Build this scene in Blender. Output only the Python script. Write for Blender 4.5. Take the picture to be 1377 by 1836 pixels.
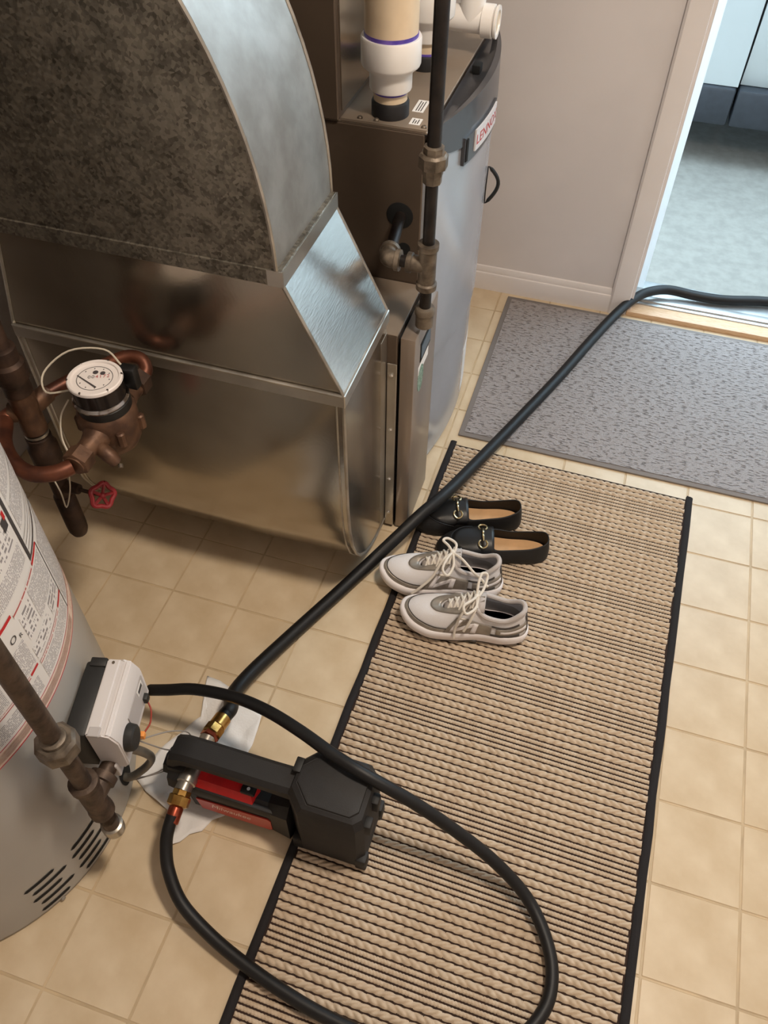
import bpy, bmesh, math, random
from mathutils import Vector, Matrix, noise

random.seed(7)
for o in list(bpy.data.objects):
    bpy.data.objects.remove(o, do_unlink=True)
S = bpy.context.scene
COL = S.collection
PI = math.pi

# ------------------------------------------------------------------ camera
CAM = Vector((0.89262, -0.85744, 1.50601))
RR = Vector((0.95458742, 0.29778384, 0.00936193))
UU = Vector((-0.23347637, 0.7281821, 0.64439089))
FF = Vector((-0.18507201, 0.61731322, -0.76463896))
FPX = 1475.92
cd = bpy.data.cameras.new('camera')
cd.sensor_fit = 'HORIZONTAL'
cd.sensor_width = 36.0
cd.lens = FPX / 1377 * 36.0
cd.clip_start = 0.02
cam = bpy.data.objects.new('camera', cd)
COL.objects.link(cam)
cam.matrix_world = Matrix(((RR.x, UU.x, -FF.x, CAM.x), (RR.y, UU.y, -FF.y, CAM.y), (RR.z, UU.z, -FF.z, CAM.z), (0, 0, 0, 1)))
S.camera = cam

# ------------------------------------------------------------------ world, exposure
w = bpy.data.worlds.new('sky')
S.world = w
w.use_nodes = True
bg = w.node_tree.nodes['Background']
bg.inputs['Color'].default_value = (0.62, 0.84, 1.0, 1)
bg.inputs['Strength'].default_value = 6.2
vs = S.view_settings
vs.view_transform = 'Standard'
vs.look = 'None'
vs.gamma = 1
vs.use_curve_mapping = False
vs.exposure = 0.0
LAMP_POS = (1.20, -0.15, 2.36)
LAMP_POWER = 31.0
LAMP_COLOR = (1.0, 0.87, 0.73)


# ------------------------------------------------------------------ helpers
def at(u, v, x=None, y=None, z=None):
    d = FF + RR * ((u - 688.5) / FPX) - UU * ((v - 918) / FPX)
    k, val = (0, x) if x is not None else (1, y) if y is not None else (2, z)
    return CAM + d * ((val - CAM[k]) / d[k])


def lin(c):
    return tuple((v / 12.92 if v <= 0.04045 else ((v + 0.055) / 1.055) ** 2.4) for v in [q / 255 for q in c])


MATS = {}


def mat(name, rgb, rough=0.5, metal=0.0, var=0.0, vscale=8.0, bump=0.0, bscale=60.0, rgb2=None, coat=0.0, spec=0.5, stretch=None, detail=3.0, lo=0.35, hi=0.65, rvar=0.0, emis=0.0, trans=0.0):
    """A principled material: two colours mixed by noise in object space plus fine bump."""
    m = bpy.data.materials.new(name)
    m.use_nodes = True
    nt = m.node_tree
    b = nt.nodes['Principled BSDF']
    c1 = lin(rgb) + (1,)
    b.inputs['Base Color'].default_value = c1
    b.inputs['Roughness'].default_value = rough
    b.inputs['Metallic'].default_value = metal
    b.inputs['Specular IOR Level'].default_value = spec
    b.inputs['Coat Weight'].default_value = coat
    b.inputs['Transmission Weight'].default_value = trans
    if emis:
        b.inputs['Emission Color'].default_value = c1
        b.inputs['Emission Strength'].default_value = emis
    tc = nt.nodes.new('ShaderNodeTexCoord')
    mp = nt.nodes.new('ShaderNodeMapping')
    nt.links.new(tc.outputs['Object'], mp.inputs['Vector'])
    if stretch:
        mp.inputs['Scale'].default_value = stretch
    if rgb2 is not None or var:
        if rgb2 is None:
            rgb2 = tuple(max(0, q * (1 - var)) for q in rgb)
        n = nt.nodes.new('ShaderNodeTexNoise')
        n.inputs['Scale'].default_value = vscale
        n.inputs['Detail'].default_value = detail
        nt.links.new(mp.outputs['Vector'], n.inputs['Vector'])
        r = nt.nodes.new('ShaderNodeValToRGB')
        r.color_ramp.elements[0].position = lo
        r.color_ramp.elements[1].position = hi
        r.color_ramp.elements[0].color = lin(rgb2) + (1,)
        r.color_ramp.elements[1].color = c1
        nt.links.new(n.outputs['Fac'], r.inputs['Fac'])
        nt.links.new(r.outputs['Color'], b.inputs['Base Color'])
        if rvar:
            mr = nt.nodes.new('ShaderNodeMapRange')
            mr.inputs['To Min'].default_value = rough - rvar
            mr.inputs['To Max'].default_value = rough + rvar
            nt.links.new(n.outputs['Fac'], mr.inputs['Value'])
            nt.links.new(mr.outputs['Result'], b.inputs['Roughness'])
    if bump:
        n2 = nt.nodes.new('ShaderNodeTexNoise')
        n2.inputs['Scale'].default_value = bscale
        n2.inputs['Detail'].default_value = 3
        nt.links.new(mp.outputs['Vector'], n2.inputs['Vector'])
        bp = nt.nodes.new('ShaderNodeBump')
        bp.inputs['Strength'].default_value = bump
        bp.inputs['Distance'].default_value = 0.002
        nt.links.new(n2.outputs['Fac'], bp.inputs['Height'])
        nt.links.new(bp.outputs['Normal'], b.inputs['Normal'])
    MATS[name] = m
    return m


def M(n):
    return MATS[n]


class MB:
    """Collects shapes into one bmesh, then links them as ONE mesh object."""

    def __init__(s):
        s.bm = bmesh.new()
        s.uv = None

    def box(s, x0, x1, y0, y1, z0, z1, bev=0.0, seg=2, rot=None):
        g = bmesh.ops.create_cube(s.bm, size=1.0)
        vsn = g['verts']
        c = Vector(((x0 + x1) / 2, (y0 + y1) / 2, (z0 + z1) / 2))
        d = (abs(x1 - x0), abs(y1 - y0), abs(z1 - z0))
        for v in vsn:
            v.co = Vector((v.co.x * d[0], v.co.y * d[1], v.co.z * d[2]))
        if bev:
            es = list({e for v in vsn for e in v.link_edges})
            r = bmesh.ops.bevel(s.bm, geom=es, offset=bev, segments=seg, affect='EDGES', profile=0.5)
            vsn = list({v for v in r['verts']} | {v for v in vsn if v.is_valid})
        for v in vsn:
            p = v.co
            if rot is not None:
                p = rot @ p
            v.co = p + c
        return s

    def tube(s, path, r, n=12, smooth=0, cap=True):
        """path: points; r: radius or list of radii; smooth: subdivisions per span (Catmull-Rom)."""
        pts = [Vector(p) for p in path]
        rad = list(r) if isinstance(r, (list, tuple)) else [r] * len(pts)
        if smooth and len(pts) > 2:
            np_, nr = [], []
            for i in range(len(pts) - 1):
                p0 = pts[i - 1] if i else pts[i] * 2 - pts[i + 1]
                p1, p2 = pts[i], pts[i + 1]
                p3 = pts[i + 2] if i + 2 < len(pts) else p2 * 2 - p1
                for k in range(smooth):
                    t = k / smooth
                    np_.append(0.5 * ((2 * p1) + (p2 - p0) * t + (2 * p0 - 5 * p1 + 4 * p2 - p3) * t * t + (3 * p1 - p0 - 3 * p2 + p3) * t ** 3))
                    nr.append(rad[i] * (1 - t) + rad[i + 1] * t)
            np_.append(pts[-1])
            nr.append(rad[-1])
            pts, rad = np_, nr
        tan = []
        for i in range(len(pts)):
            a = pts[max(0, i - 1)]
            b = pts[min(len(pts) - 1, i + 1)]
            t = b - a
            if t.length < 1e-9:
                t = tan[-1] if tan else Vector((0, 0, 1))
            tan.append(t.normalized())
        u = tan[0].orthogonal().normalized()
        rings = []
        for i, p in enumerate(pts):
            u = (u - tan[i] * u.dot(tan[i]))
            u = u.normalized() if u.length > 1e-6 else tan[i].orthogonal().normalized()
            v = tan[i].cross(u)
            rings.append([s.bm.verts.new(p + (u * math.cos(2 * PI * k / n) + v * math.sin(2 * PI * k / n)) * rad[i]) for k in range(n)])
        for i in range(len(rings) - 1):
            for k in range(n):
                s.bm.faces.new((rings[i][k], rings[i][(k + 1) % n], rings[i + 1][(k + 1) % n], rings[i + 1][k]))
        if cap:
            s.bm.faces.new(rings[0][::-1])
            s.bm.faces.new(rings[-1])
        return s

    def lathe(s, prof, o=(0, 0, 0), axis=(0, 0, 1), n=24, cap=True, phase=0.0):
        """prof: (radius, height) pairs along axis from o."""
        o = Vector(o)
        ax = Vector(axis).normalized()
        u = ax.orthogonal().normalized()
        if abs(ax.z) > 0.99:
            u = Vector((1, 0, 0))
        v = ax.cross(u)
        rings = []
        for r, h in prof:
            rings.append([s.bm.verts.new(o + ax * h + (u * math.cos(2 * PI * k / n + phase) + v * math.sin(2 * PI * k / n + phase)) * max(r, 1e-5)) for k in range(n)])
        for i in range(len(rings) - 1):
            for k in range(n):
                s.bm.faces.new((rings[i][k], rings[i][(k + 1) % n], rings[i + 1][(k + 1) % n], rings[i + 1][k]))
        if cap:
            s.bm.faces.new(rings[0][::-1])
            s.bm.faces.new(rings[-1])
        return s

    def prism(s, poly, vec, cap=True):
        """poly: 3D points of a planar polygon, extruded by vec."""
        vec = Vector(vec)
        a = [s.bm.verts.new(Vector(p)) for p in poly]
        b = [s.bm.verts.new(Vector(p) + vec) for p in poly]
        n = len(a)
        for k in range(n):
            s.bm.faces.new((a[k], a[(k + 1) % n], b[(k + 1) % n], b[k]))
        if cap:
            s.bm.faces.new(a[::-1])
            s.bm.faces.new(b)
        return s

    def loft(s, loops, cap=True, closed=True):
        rings = [[s.bm.verts.new(Vector(p)) for p in L] for L in loops]
        n = len(rings[0])
        for i in range(len(rings) - 1):
            for k in range(n if closed else n - 1):
                s.bm.faces.new((rings[i][k], rings[i][(k + 1) % n], rings[i + 1][(k + 1) % n], rings[i + 1][k]))
        if cap and closed:
            s.bm.faces.new(rings[0][::-1])
            s.bm.faces.new(rings[-1])
        return s

    def grid(s, nx, ny, f, uvf=None):
        g = [[s.bm.verts.new(Vector(f(i / nx, j / ny))) for j in range(ny + 1)] for i in range(nx + 1)]
        lay = s.bm.loops.layers.uv.verify() if uvf else None
        for i in range(nx):
            for j in range(ny):
                fc = s.bm.faces.new((g[i][j], g[i + 1][j], g[i + 1][j + 1], g[i][j + 1]))
                if uvf:
                    for lp, (a, b) in zip(fc.loops, ((i, j), (i + 1, j), (i + 1, j + 1), (i, j + 1))):
                        lp[lay].uv = uvf(a / nx, b / ny)
        return s

    def sphere(s, c, r, scale=(1, 1, 1), n=16):
        g = bmesh.ops.create_uvsphere(s.bm, u_segments=n, v_segments=max(6, n // 2), radius=r)
        for v in g['verts']:
            v.co = Vector((v.co.x * scale[0], v.co.y * scale[1], v.co.z * scale[2])) + Vector(c)
        return s

    def mesh(s, me, mw=None):
        n0 = len(s.bm.verts)
        s.bm.from_mesh(me)
        s.bm.verts.ensure_lookup_table()
        if mw:
            for v in s.bm.verts[n0:]:
                v.co = mw @ v.co
        return s

    def build(s, name, material, parent=None, smooth=True, angle=35, fixn=True):
        if fixn:
            bmesh.ops.recalc_face_normals(s.bm, faces=s.bm.faces[:])
        me = bpy.data.meshes.new(name)
        s.bm.to_mesh(me)
        s.bm.free()
        me.materials.append(MATS[material] if isinstance(material, str) else material)
        if smooth:
            me.polygons.foreach_set('use_smooth', [True] * len(me.polygons))
            me.set_sharp_from_angle(angle=math.radians(angle))
        return link(name, me, parent)


def link(name, data, parent=None):
    o = bpy.data.objects.new(name, data)
    COL.objects.link(o)
    if parent:
        o.parent = parent
        o.matrix_parent_inverse = Matrix.Translation(parent.location).inverted() if parent.rotation_euler.to_quaternion().angle < 1e-6 else Matrix.Identity(4)
    return o


def tag(o, label, cat=None, group=None, kind=None):
    o['label'] = label
    if cat:
        o['category'] = cat
    if group:
        o['group'] = group
    if kind:
        o['kind'] = kind
    return o


def thing(name, label, cat, loc=(0, 0, 0), rotz=0.0, group=None):
    o = bpy.data.objects.new(name, None)
    o.empty_display_size = 0.05
    COL.objects.link(o)
    o.location = loc
    o.rotation_euler = (0, 0, rotz)
    return tag(o, label, cat, group)


def struct(o, label, cat):
    return tag(o, label, cat, kind='structure')


def text_mesh(txt, size):
    c = bpy.data.curves.new('t', 'FONT')
    c.body = txt
    c.size = size
    c.align_x = 'CENTER'
    c.align_y = 'CENTER'
    c.resolution_u = 3
    o = bpy.data.objects.new('t', c)
    COL.objects.link(o)
    bpy.context.view_layer.update()
    dg = bpy.context.evaluated_depsgraph_get()
    me = bpy.data.meshes.new_from_object(o.evaluated_get(dg))
    bpy.data.objects.remove(o, do_unlink=True)
    bpy.data.curves.remove(c)
    return me


def basis(o, ex, ey, ez):
    return Matrix(((ex[0], ey[0], ez[0], o[0]), (ex[1], ey[1], ez[1], o[1]), (ex[2], ey[2], ez[2], o[2]), (0, 0, 0, 1)))


# ------------------------------------------------------------------ materials
mat('tile', (214, 194, 164), 0.38, rgb2=(198, 175, 142), vscale=13, detail=8, bump=0.12, bscale=35, rvar=0.06, lo=0.3, hi=0.62)
mat('grout', (204, 180, 145), 0.55, var=0.12, vscale=14)
mat('wall_paint', (222, 215, 213), 0.6, var=0.03, vscale=5, bump=0.05, bscale=180)
mat('trim_paint', (228, 221, 218), 0.4, var=0.02)
mat('ceiling_paint', (226, 220, 210), 0.8, var=0.03)
mat('sill_metal', (196, 198, 198), 0.35, metal=0.75, var=0.1, vscale=20)
mat('sill_wood', (222, 188, 154), 0.4, rgb2=(200, 160, 122), vscale=18, stretch=(3, 40, 40))
mat('concrete', (142, 139, 131), 0.8, rgb2=(130, 127, 120), vscale=30, detail=10, bump=0.3, bscale=140)
mat('galv_dull', (176, 172, 166), 0.42, metal=0.85, rgb2=(156, 151, 144), vscale=22, detail=6, bump=0.05, bscale=200)
mat('galv_daylit', (232, 231, 228), 0.2, metal=0.95, rgb2=(222, 221, 217), vscale=30, stretch=(1, 1, 6), bump=0.10, bscale=60)  # paler copy of galv, doorway daylight put into the colour
mat('galv', (180, 172, 159), 0.2, metal=0.95, rgb2=(166, 157, 144), vscale=6, rvar=0.05, bump=0.035, bscale=160)
mat('galv_strip', (196, 190, 180), 0.3, metal=0.9, var=0.1, vscale=12)
mat('seam_metal', (190, 184, 174), 0.35, metal=0.8, var=0.2, vscale=20)
mat('screw', (225, 222, 216), 0.25, metal=0.9)
mat('cabinet_brown', (92, 78, 66), 0.38, metal=0.25, var=0.08, vscale=6, bump=0.03, bscale=300)
mat('cabinet_top', (150, 134, 118), 0.33, metal=0.3, var=0.08)
mat('door_brown', (150, 136, 124), 0.28, metal=0.45, var=0.05)
mat('door_silver', (180, 182, 188), 0.24, metal=0.4, var=0.04)
mat('cap_dark', (66, 66, 70), 0.32, var=0.1, coat=0.25)
mat('black', (14, 13, 13), 0.5)
mat('gap_black', (6, 6, 6), 0.9)
mat('pvc', (236, 231, 226), 0.32, var=0.03)
mat('pvc_tan', (222, 200, 170), 0.32, var=0.06, vscale=20)
mat('purple', (112, 88, 176), 0.35, rgb2=(70, 52, 150), vscale=30)
mat('rubber', (24, 22, 24), 0.55)
mat('black_iron', (40, 33, 30), 0.42, metal=0.35, rgb2=(24, 20, 19), vscale=40, bump=0.15, bscale=250)
mat('fitting', (124, 112, 98), 0.48, metal=0.5, rgb2=(80, 70, 60), vscale=45, bump=0.2, bscale=200)
mat('badge', (226, 224, 226), 0.3, metal=0.2)
mat('red_print', (190, 28, 34), 0.45)
mat('paper', (232, 228, 224), 0.55, var=0.03, vscale=40)
mat('ink', (62, 58, 58), 0.6)
mat('sticker_green', (150, 172, 156), 0.4, rgb2=(96, 126, 104), vscale=140, lo=0.45, hi=0.55)
mat('slot_blue', (92, 110, 124), 0.3, metal=0.4)
mat('heater_paint', (166, 162, 156), 0.36, var=0.04, vscale=5, coat=0.1)
mat('heater_base', (150, 144, 136), 0.45, var=0.1)
mat('label_paper', (226, 221, 216), 0.42, var=0.02)
mat('label_peach', (232, 208, 192), 0.42, rgb2=(226, 196, 178), vscale=60)
mat('pipe_steel', (92, 76, 64), 0.5, metal=0.55, rgb2=(62, 50, 43), vscale=50, bump=0.2, bscale=260)
mat('valve_white', (214, 208, 206), 0.42, var=0.02)
mat('valve_grey', (186, 180, 178), 0.5, var=0.04)
mat('valve_black', (38, 37, 36), 0.55, var=0.1, vscale=60)
mat('wire_red', (150, 48, 26), 0.45)
mat('wire_orange', (236, 150, 70), 0.5)
mat('wire_grey', (150, 144, 138), 0.5)
mat('wire_white', (206, 196, 178), 0.5)
mat('tube_grey', (122, 116, 106), 0.4, metal=0.4, var=0.15, vscale=40)
mat('copper', (112, 66, 47), 0.45, metal=0.6, rgb2=(78, 46, 35), vscale=28, bump=0.08, bscale=160)
mat('bronze', (112, 82, 62), 0.5, metal=0.5, rgb2=(78, 56, 44), vscale=35, bump=0.2, bscale=160)
mat('bronze_dark', (78, 58, 46), 0.55, metal=0.45, rgb2=(52, 38, 31), vscale=35, bump=0.2, bscale=160)
mat('chrome', (178, 172, 168), 0.16, metal=1.0, var=0.1)
mat('register_dark', (52, 46, 44), 0.2, metal=0.6)
mat('dial', (232, 224, 220), 0.35)
mat('dial_ink', (74, 70, 72), 0.5)
mat('dial_red', (176, 62, 66), 0.5)
mat('valve_red', (150, 36, 42), 0.45, var=0.15, vscale=60)
mat('brass', (196, 158, 92), 0.27, metal=0.95, rgb2=(160, 118, 62), vscale=60)
mat('zinc', (186, 180, 170), 0.3, metal=0.9, var=0.15, vscale=50)
mat('ferrule', (168, 88, 66), 0.3, metal=0.85, rgb2=(136, 60, 44), vscale=60)
mat('pump_black', (31, 29, 29), 0.65, rgb2=(25, 23, 23), vscale=30, bump=0.15, bscale=500)
mat('pump_dark', (16, 15, 15), 0.6)
mat('pump_red', (196, 26, 28), 0.42, var=0.1, vscale=30)
mat('pump_label', (188, 58, 48), 0.35, var=0.05)
mat('white_print', (232, 214, 206), 0.5)
mat('hose_black', (16, 15, 16), 0.5, spec=0.4, var=0.12, vscale=30, bump=0.04, bscale=300)
mat('towel', (232, 228, 224), 0.9, var=0.03, bump=0.3, bscale=240)
mat('rope', (204, 185, 162), 0.9, rgb2=(188, 167, 143), vscale=90, bump=0.25, bscale=420)
mat('rug_base', (52, 34, 26), 0.95, var=0.2, vscale=60)
mat('rug_binding', (28, 24, 25), 0.9, bump=0.3, bscale=500)
mat('mat_edge', (124, 117, 113), 0.85, bump=0.2, bscale=300)
mat('car_paint', (186, 192, 191), 0.25, coat=0.6)
mat('car_clad', (52, 56, 62), 0.55, var=0.1, vscale=40)
mat('tyre', (30, 30, 32), 0.8)
mat('car_glass', (30, 38, 44), 0.08)
mat('sneaker_mesh', (222, 218, 218), 0.7, bump=0.5, bscale=900)
mat('sneaker_silver', (160, 152, 142), 0.4, metal=0.45, var=0.12, vscale=60)
mat('sneaker_white', (236, 230, 230), 0.55)
mat('sneaker_lining', (186, 178, 174), 0.85, bump=0.3, bscale=400)
mat('sneaker_dark', (62, 56, 52), 0.5)
mat('insole_navy', (26, 26, 40), 0.8)
mat('lace', (222, 214, 202), 0.85, bump=0.3, bscale=800)
mat('loafer', (22, 21, 21), 0.42, var=0.15, vscale=50, bump=0.1, bscale=300)
mat('loafer_side', (18, 16, 16), 0.62, bump=0.2, bscale=500)
mat('insole_tan', (214, 170, 124), 0.6, var=0.06, vscale=40)
mat('gold', (232, 214, 168), 0.18, metal=1.0)
mat('lamp_glass', (255, 226, 186), 0.4, emis=3.0)


def vinyl_material():
    m = mat('vinyl_white', (240, 240, 240), 0.4)
    nt = m.node_tree
    tr = nt.nodes.new('ShaderNodeBsdfTranslucent')
    tr.inputs['Color'].default_value = (0.85, 0.87, 0.88, 1)
    mx = nt.nodes.new('ShaderNodeMixShader')
    mx.inputs['Fac'].default_value = 0.6
    nt.links.new(nt.nodes['Principled BSDF'].outputs['BSDF'], mx.inputs[1])
    nt.links.new(tr.outputs['BSDF'], mx.inputs[2])
    nt.links.new(mx.outputs['Shader'], nt.nodes['Material Output'].inputs['Surface'])


vinyl_material()


def spangle_material():
    m = mat('galv_old', (116, 110, 98), 0.42, metal=0.75)
    nt = m.node_tree
    b = nt.nodes['Principled BSDF']
    tc = nt.nodes.new('ShaderNodeTexCoord')
    vo = nt.nodes.new('ShaderNodeTexVoronoi')
    vo.inputs['Scale'].default_value = 210
    n = nt.nodes.new('ShaderNodeTexNoise')
    n.inputs['Scale'].default_value = 30
    n.inputs['Detail'].default_value = 8
    nt.links.new(tc.outputs['Object'], vo.inputs['Vector'])
    nt.links.new(tc.outputs['Object'], n.inputs['Vector'])
    sp = nt.nodes.new('ShaderNodeSeparateColor')
    nt.links.new(vo.outputs['Color'], sp.inputs['Color'])
    ad = nt.nodes.new('ShaderNodeMath')
    ad.operation = 'MULTIPLY_ADD'
    ad.inputs[1].default_value = 0.50
    nt.links.new(sp.outputs['Red'], ad.inputs[0])
    nt.links.new(n.outputs['Fac'], ad.inputs[2])
    r = nt.nodes.new('ShaderNodeValToRGB')
    r.color_ramp.elements[0].position = 0.42
    r.color_ramp.elements[1].position = 1.0
    r.color_ramp.elements[0].color = lin((80, 75, 67)) + (1,)
    r.color_ramp.elements[1].color = lin((134, 127, 115)) + (1,)
    nt.links.new(ad.outputs['Value'], r.inputs['Fac'])
    nt.links.new(r.outputs['Color'], b.inputs['Base Color'])
    mr = nt.nodes.new('ShaderNodeMapRange')
    mr.inputs['To Min'].default_value = 0.36
    mr.inputs['To Max'].default_value = 0.62
    nt.links.new(sp.outputs['Green'], mr.inputs['Value'])
    nt.links.new(mr.outputs['Result'], b.inputs['Roughness'])


spangle_material()


def print_material(name, paper, ink, pitch, dens, wscale):
    """Rows of tiny illegible print on paper, in UV metres."""
    m = mat(name, paper, 0.45)
    nt = m.node_tree
    b = nt.nodes['Principled BSDF']
    uv = nt.nodes.new('ShaderNodeUVMap')
    sx = nt.nodes.new('ShaderNodeSeparateXYZ')
    nt.links.new(uv.outputs['UV'], sx.inputs['Vector'])

    def mth(op, a, bb=None, c=None):
        k = nt.nodes.new('ShaderNodeMath')
        k.operation = op
        for i, q in enumerate((a, bb, c)):
            if q is None:
                continue
            if isinstance(q, (int, float)):
                k.inputs[i].default_value = q
            else:
                nt.links.new(q, k.inputs[i])
        return k.outputs['Value']
    row = mth('DIVIDE', sx.outputs['Y'], pitch)
    fl = mth('FLOOR', row)
    fr = mth('SUBTRACT', row, fl)
    line = mth('LESS_THAN', mth('ABSOLUTE', mth('SUBTRACT', fr, 0.5)), 0.27)
    cx = nt.nodes.new('ShaderNodeCombineXYZ')
    nt.links.new(mth('MULTIPLY', sx.outputs['X'], wscale), cx.inputs['X'])
    nt.links.new(mth('MULTIPLY', fl, 7.31), cx.inputs['Y'])
    n = nt.nodes.new('ShaderNodeTexNoise')
    n.inputs['Scale'].default_value = 1.0
    n.inputs['Detail'].default_value = 2
    nt.links.new(cx.outputs['Vector'], n.inputs['Vector'])
    word = mth('GREATER_THAN', n.outputs['Fac'], 1 - dens)
    mk = mth('MULTIPLY', line, word)
    mx = nt.nodes.new('ShaderNodeMix')
    mx.data_type = 'RGBA'
    nt.links.new(mk, mx.inputs['Factor'])
    mx.inputs['A'].default_value = lin(paper) + (1,)
    mx.inputs['B'].default_value = lin(ink) + (1,)
    nt.links.new(mx.outputs['Result'], b.inputs['Base Color'])


print_material('print_small', (222, 217, 213), (152, 147, 147), 0.0034, 0.56, 420)
print_material('print_large', (226, 221, 217), (138, 132, 132), 0.0085, 0.50, 190)
print_material('print_red', (226, 218, 212), (176, 84, 80), 0.0060, 0.62, 300)
print_material('print_peach', (232, 206, 190), (206, 146, 132), 0.0050, 0.50, 260)


def doormat_material():
    m = mat('doormat', (164, 154, 149), 0.9)
    nt = m.node_tree
    b = nt.nodes['Principled BSDF']
    tc = nt.nodes.new('ShaderNodeTexCoord')
    mp = nt.nodes.new('ShaderNodeMapping')
    mp.inputs['Scale'].default_value = (36, 84, 1)
    nt.links.new(tc.outputs['Object'], mp.inputs['Vector'])
    mp.inputs['Scale'].default_value = (62, 215, 1)
    dn = nt.nodes.new('ShaderNodeTexNoise')
    dn.inputs['Scale'].default_value = 1.0
    dn.inputs['Detail'].default_value = 1.5
    nt.links.new(mp.outputs['Vector'], dn.inputs['Vector'])
    mk = nt.nodes.new('ShaderNodeMapRange')
    mk.inputs['From Min'].default_value = 0.46
    mk.inputs['From Max'].default_value = 0.34
    nt.links.new(dn.outputs['Fac'], mk.inputs['Value'])
    r = nt.nodes.new('ShaderNodeValToRGB')
    r.color_ramp.elements[0].color = lin((154, 146, 143)) + (1,)
    r.color_ramp.elements[1].color = lin((104, 95, 92)) + (1,)
    nt.links.new(mk.outputs['Result'], r.inputs['Fac'])
    nt.links.new(r.outputs['Color'], b.inputs['Base Color'])
    b.inputs['Roughness'].default_value = 0.42
    b.inputs['Specular IOR Level'].default_value = 0.55
    n = nt.nodes.new('ShaderNodeTexNoise')
    n.inputs['Scale'].default_value = 420
    nt.links.new(tc.outputs['Object'], n.inputs['Vector'])
    ad = nt.nodes.new('ShaderNodeMath')
    ad.operation = 'MULTIPLY_ADD'
    ad.inputs[1].default_value = -1.0
    nt.links.new(mk.outputs['Result'], ad.inputs[0])
    nt.links.new(n.outputs['Fac'], ad.inputs[2])
    bp = nt.nodes.new('ShaderNodeBump')
    bp.inputs['Strength'].default_value = 0.7
    bp.inputs['Distance'].default_value = 0.004
    nt.links.new(ad.outputs['Value'], bp.inputs['Height'])
    nt.links.new(bp.outputs['Normal'], b.inputs['Normal'])


doormat_material()

# ------------------------------------------------------------------ the room
T = 0.1524
WY = 1.33            # far wall face
XL, XR, YN, ZC = -0.40, 2.30, -1.90, 2.40
DX0, DX1, DZ = 1.000, 1.84, 2.03   # door opening

floor = MB().box(XL - 0.1, XR + 0.1, YN - 0.1, WY + 0.02, -0.06, -0.0009).build('floor', 'grout', smooth=False)
struct(floor, 'cream vinyl floor in six inch squares', 'floor')
g = 0.0040


def tile_mesh(w_, h_):
    mb = MB()
    mb.box(0, w_, 0, h_, -0.0010, 0.0, bev=0.0009, seg=1)
    me = bpy.data.meshes.new('tile')
    bmesh.ops.recalc_face_normals(mb.bm, faces=mb.bm.faces[:])
    mb.bm.to_mesh(me)
    mb.bm.free()
    me.materials.append(MATS['tile'])
    return me


tm = tile_mesh(T - g, T - g)
tm_far = tile_mesh(T - g, WY - 8 * T - g)
for i in range(-2, 10):
    for j in range(-6, 9):
        o = link('tile', tm_far if j == 8 else tm, floor)
        o.location = (i * T + g / 2, j * T + g / 2, 0)
rest = MB()
for i in range(-3, 16):
    for j in range(-13, 9):
        if -2 <= i < 10 and -6 <= j < 9:
            continue
        x0, x1 = max(i * T, XL) + g / 2, min((i + 1) * T, XR) - g / 2
        y0, y1 = max(j * T, YN) + g / 2, min((j + 1) * T, WY) - g / 2
        if x1 - x0 > 0.01 and y1 - y0 > 0.01:
            rest.box(x0, x1, y0, y1, -0.0009, 0)
rest = rest.build('tile_field', 'tile', floor, smooth=False)
rest['kind'] = 'stuff'

wf = MB()
wf.box(XL - 0.1, DX0 - 0.015, WY, WY + 0.12, 0, ZC)
wf.box(DX1 + 0.015, XR + 0.1, WY, WY + 0.12, 0, ZC)
wf.box(DX0 - 0.015, DX1 + 0.015, WY, WY + 0.12, DZ + 0.015, ZC)
struct(wf.build('wall_far', 'wall_paint', smooth=False), 'off-white painted wall beside the open doorway', 'wall')
struct(MB().box(XL - 0.1, XL, YN - 0.1, WY, 0, ZC).build('wall_left', 'wall_paint', smooth=False), 'off-white wall behind the water heater and pipes', 'wall')
struct(MB().box(XR, XR + 0.1, YN - 0.1, WY, 0, ZC).build('wall_right', 'wall_paint', smooth=False), 'off-white wall on the right of the doorway', 'wall')
struct(MB().box(XL, XR, YN - 0.1, YN, 0, ZC).build('wall_near', 'wall_paint', smooth=False), 'off-white wall facing the doorway', 'wall')
struct(MB().box(XL - 0.1, XR + 0.1, YN - 0.1, WY + 0.12, ZC, ZC + 0.1).build('ceiling', 'ceiling_paint', smooth=False), 'plain white ceiling above the furnace room', 'ceiling')


def baseboard(x0, x1):
    prof = [(WY, 0.0), (WY - 0.013, 0.0), (WY - 0.013, 0.050), (WY - 0.011, 0.056), (WY - 0.008, 0.058), (WY - 0.008, 0.066), (WY - 0.004, 0.075), (WY, 0.077)]
    return MB().prism([(x0, y, z) for y, z in prof], (x1 - x0, 0, 0))


struct(baseboard(XL, 0.934).build('baseboard_far', 'trim_paint', angle=25), 'white moulded baseboard below the painted wall by the doorway', 'baseboard')
struct(baseboard(DX1 + 0.066, XR).build('baseboard_right', 'trim_paint', angle=25), 'short white baseboard right of the doorway', 'baseboard')


def casing_profile(sx, x_out):
    # stepped casing, sx = +1 means the profile runs towards the opening in +x
    return [(x_out, WY), (x_out, WY - 0.012), (x_out + sx * 0.006, WY - 0.016), (x_out + sx * 0.03, WY - 0.014), (x_out + sx * 0.045, WY - 0.010), (x_out + sx * 0.056, WY - 0.008), (x_out + sx * 0.058, WY)]


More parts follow.
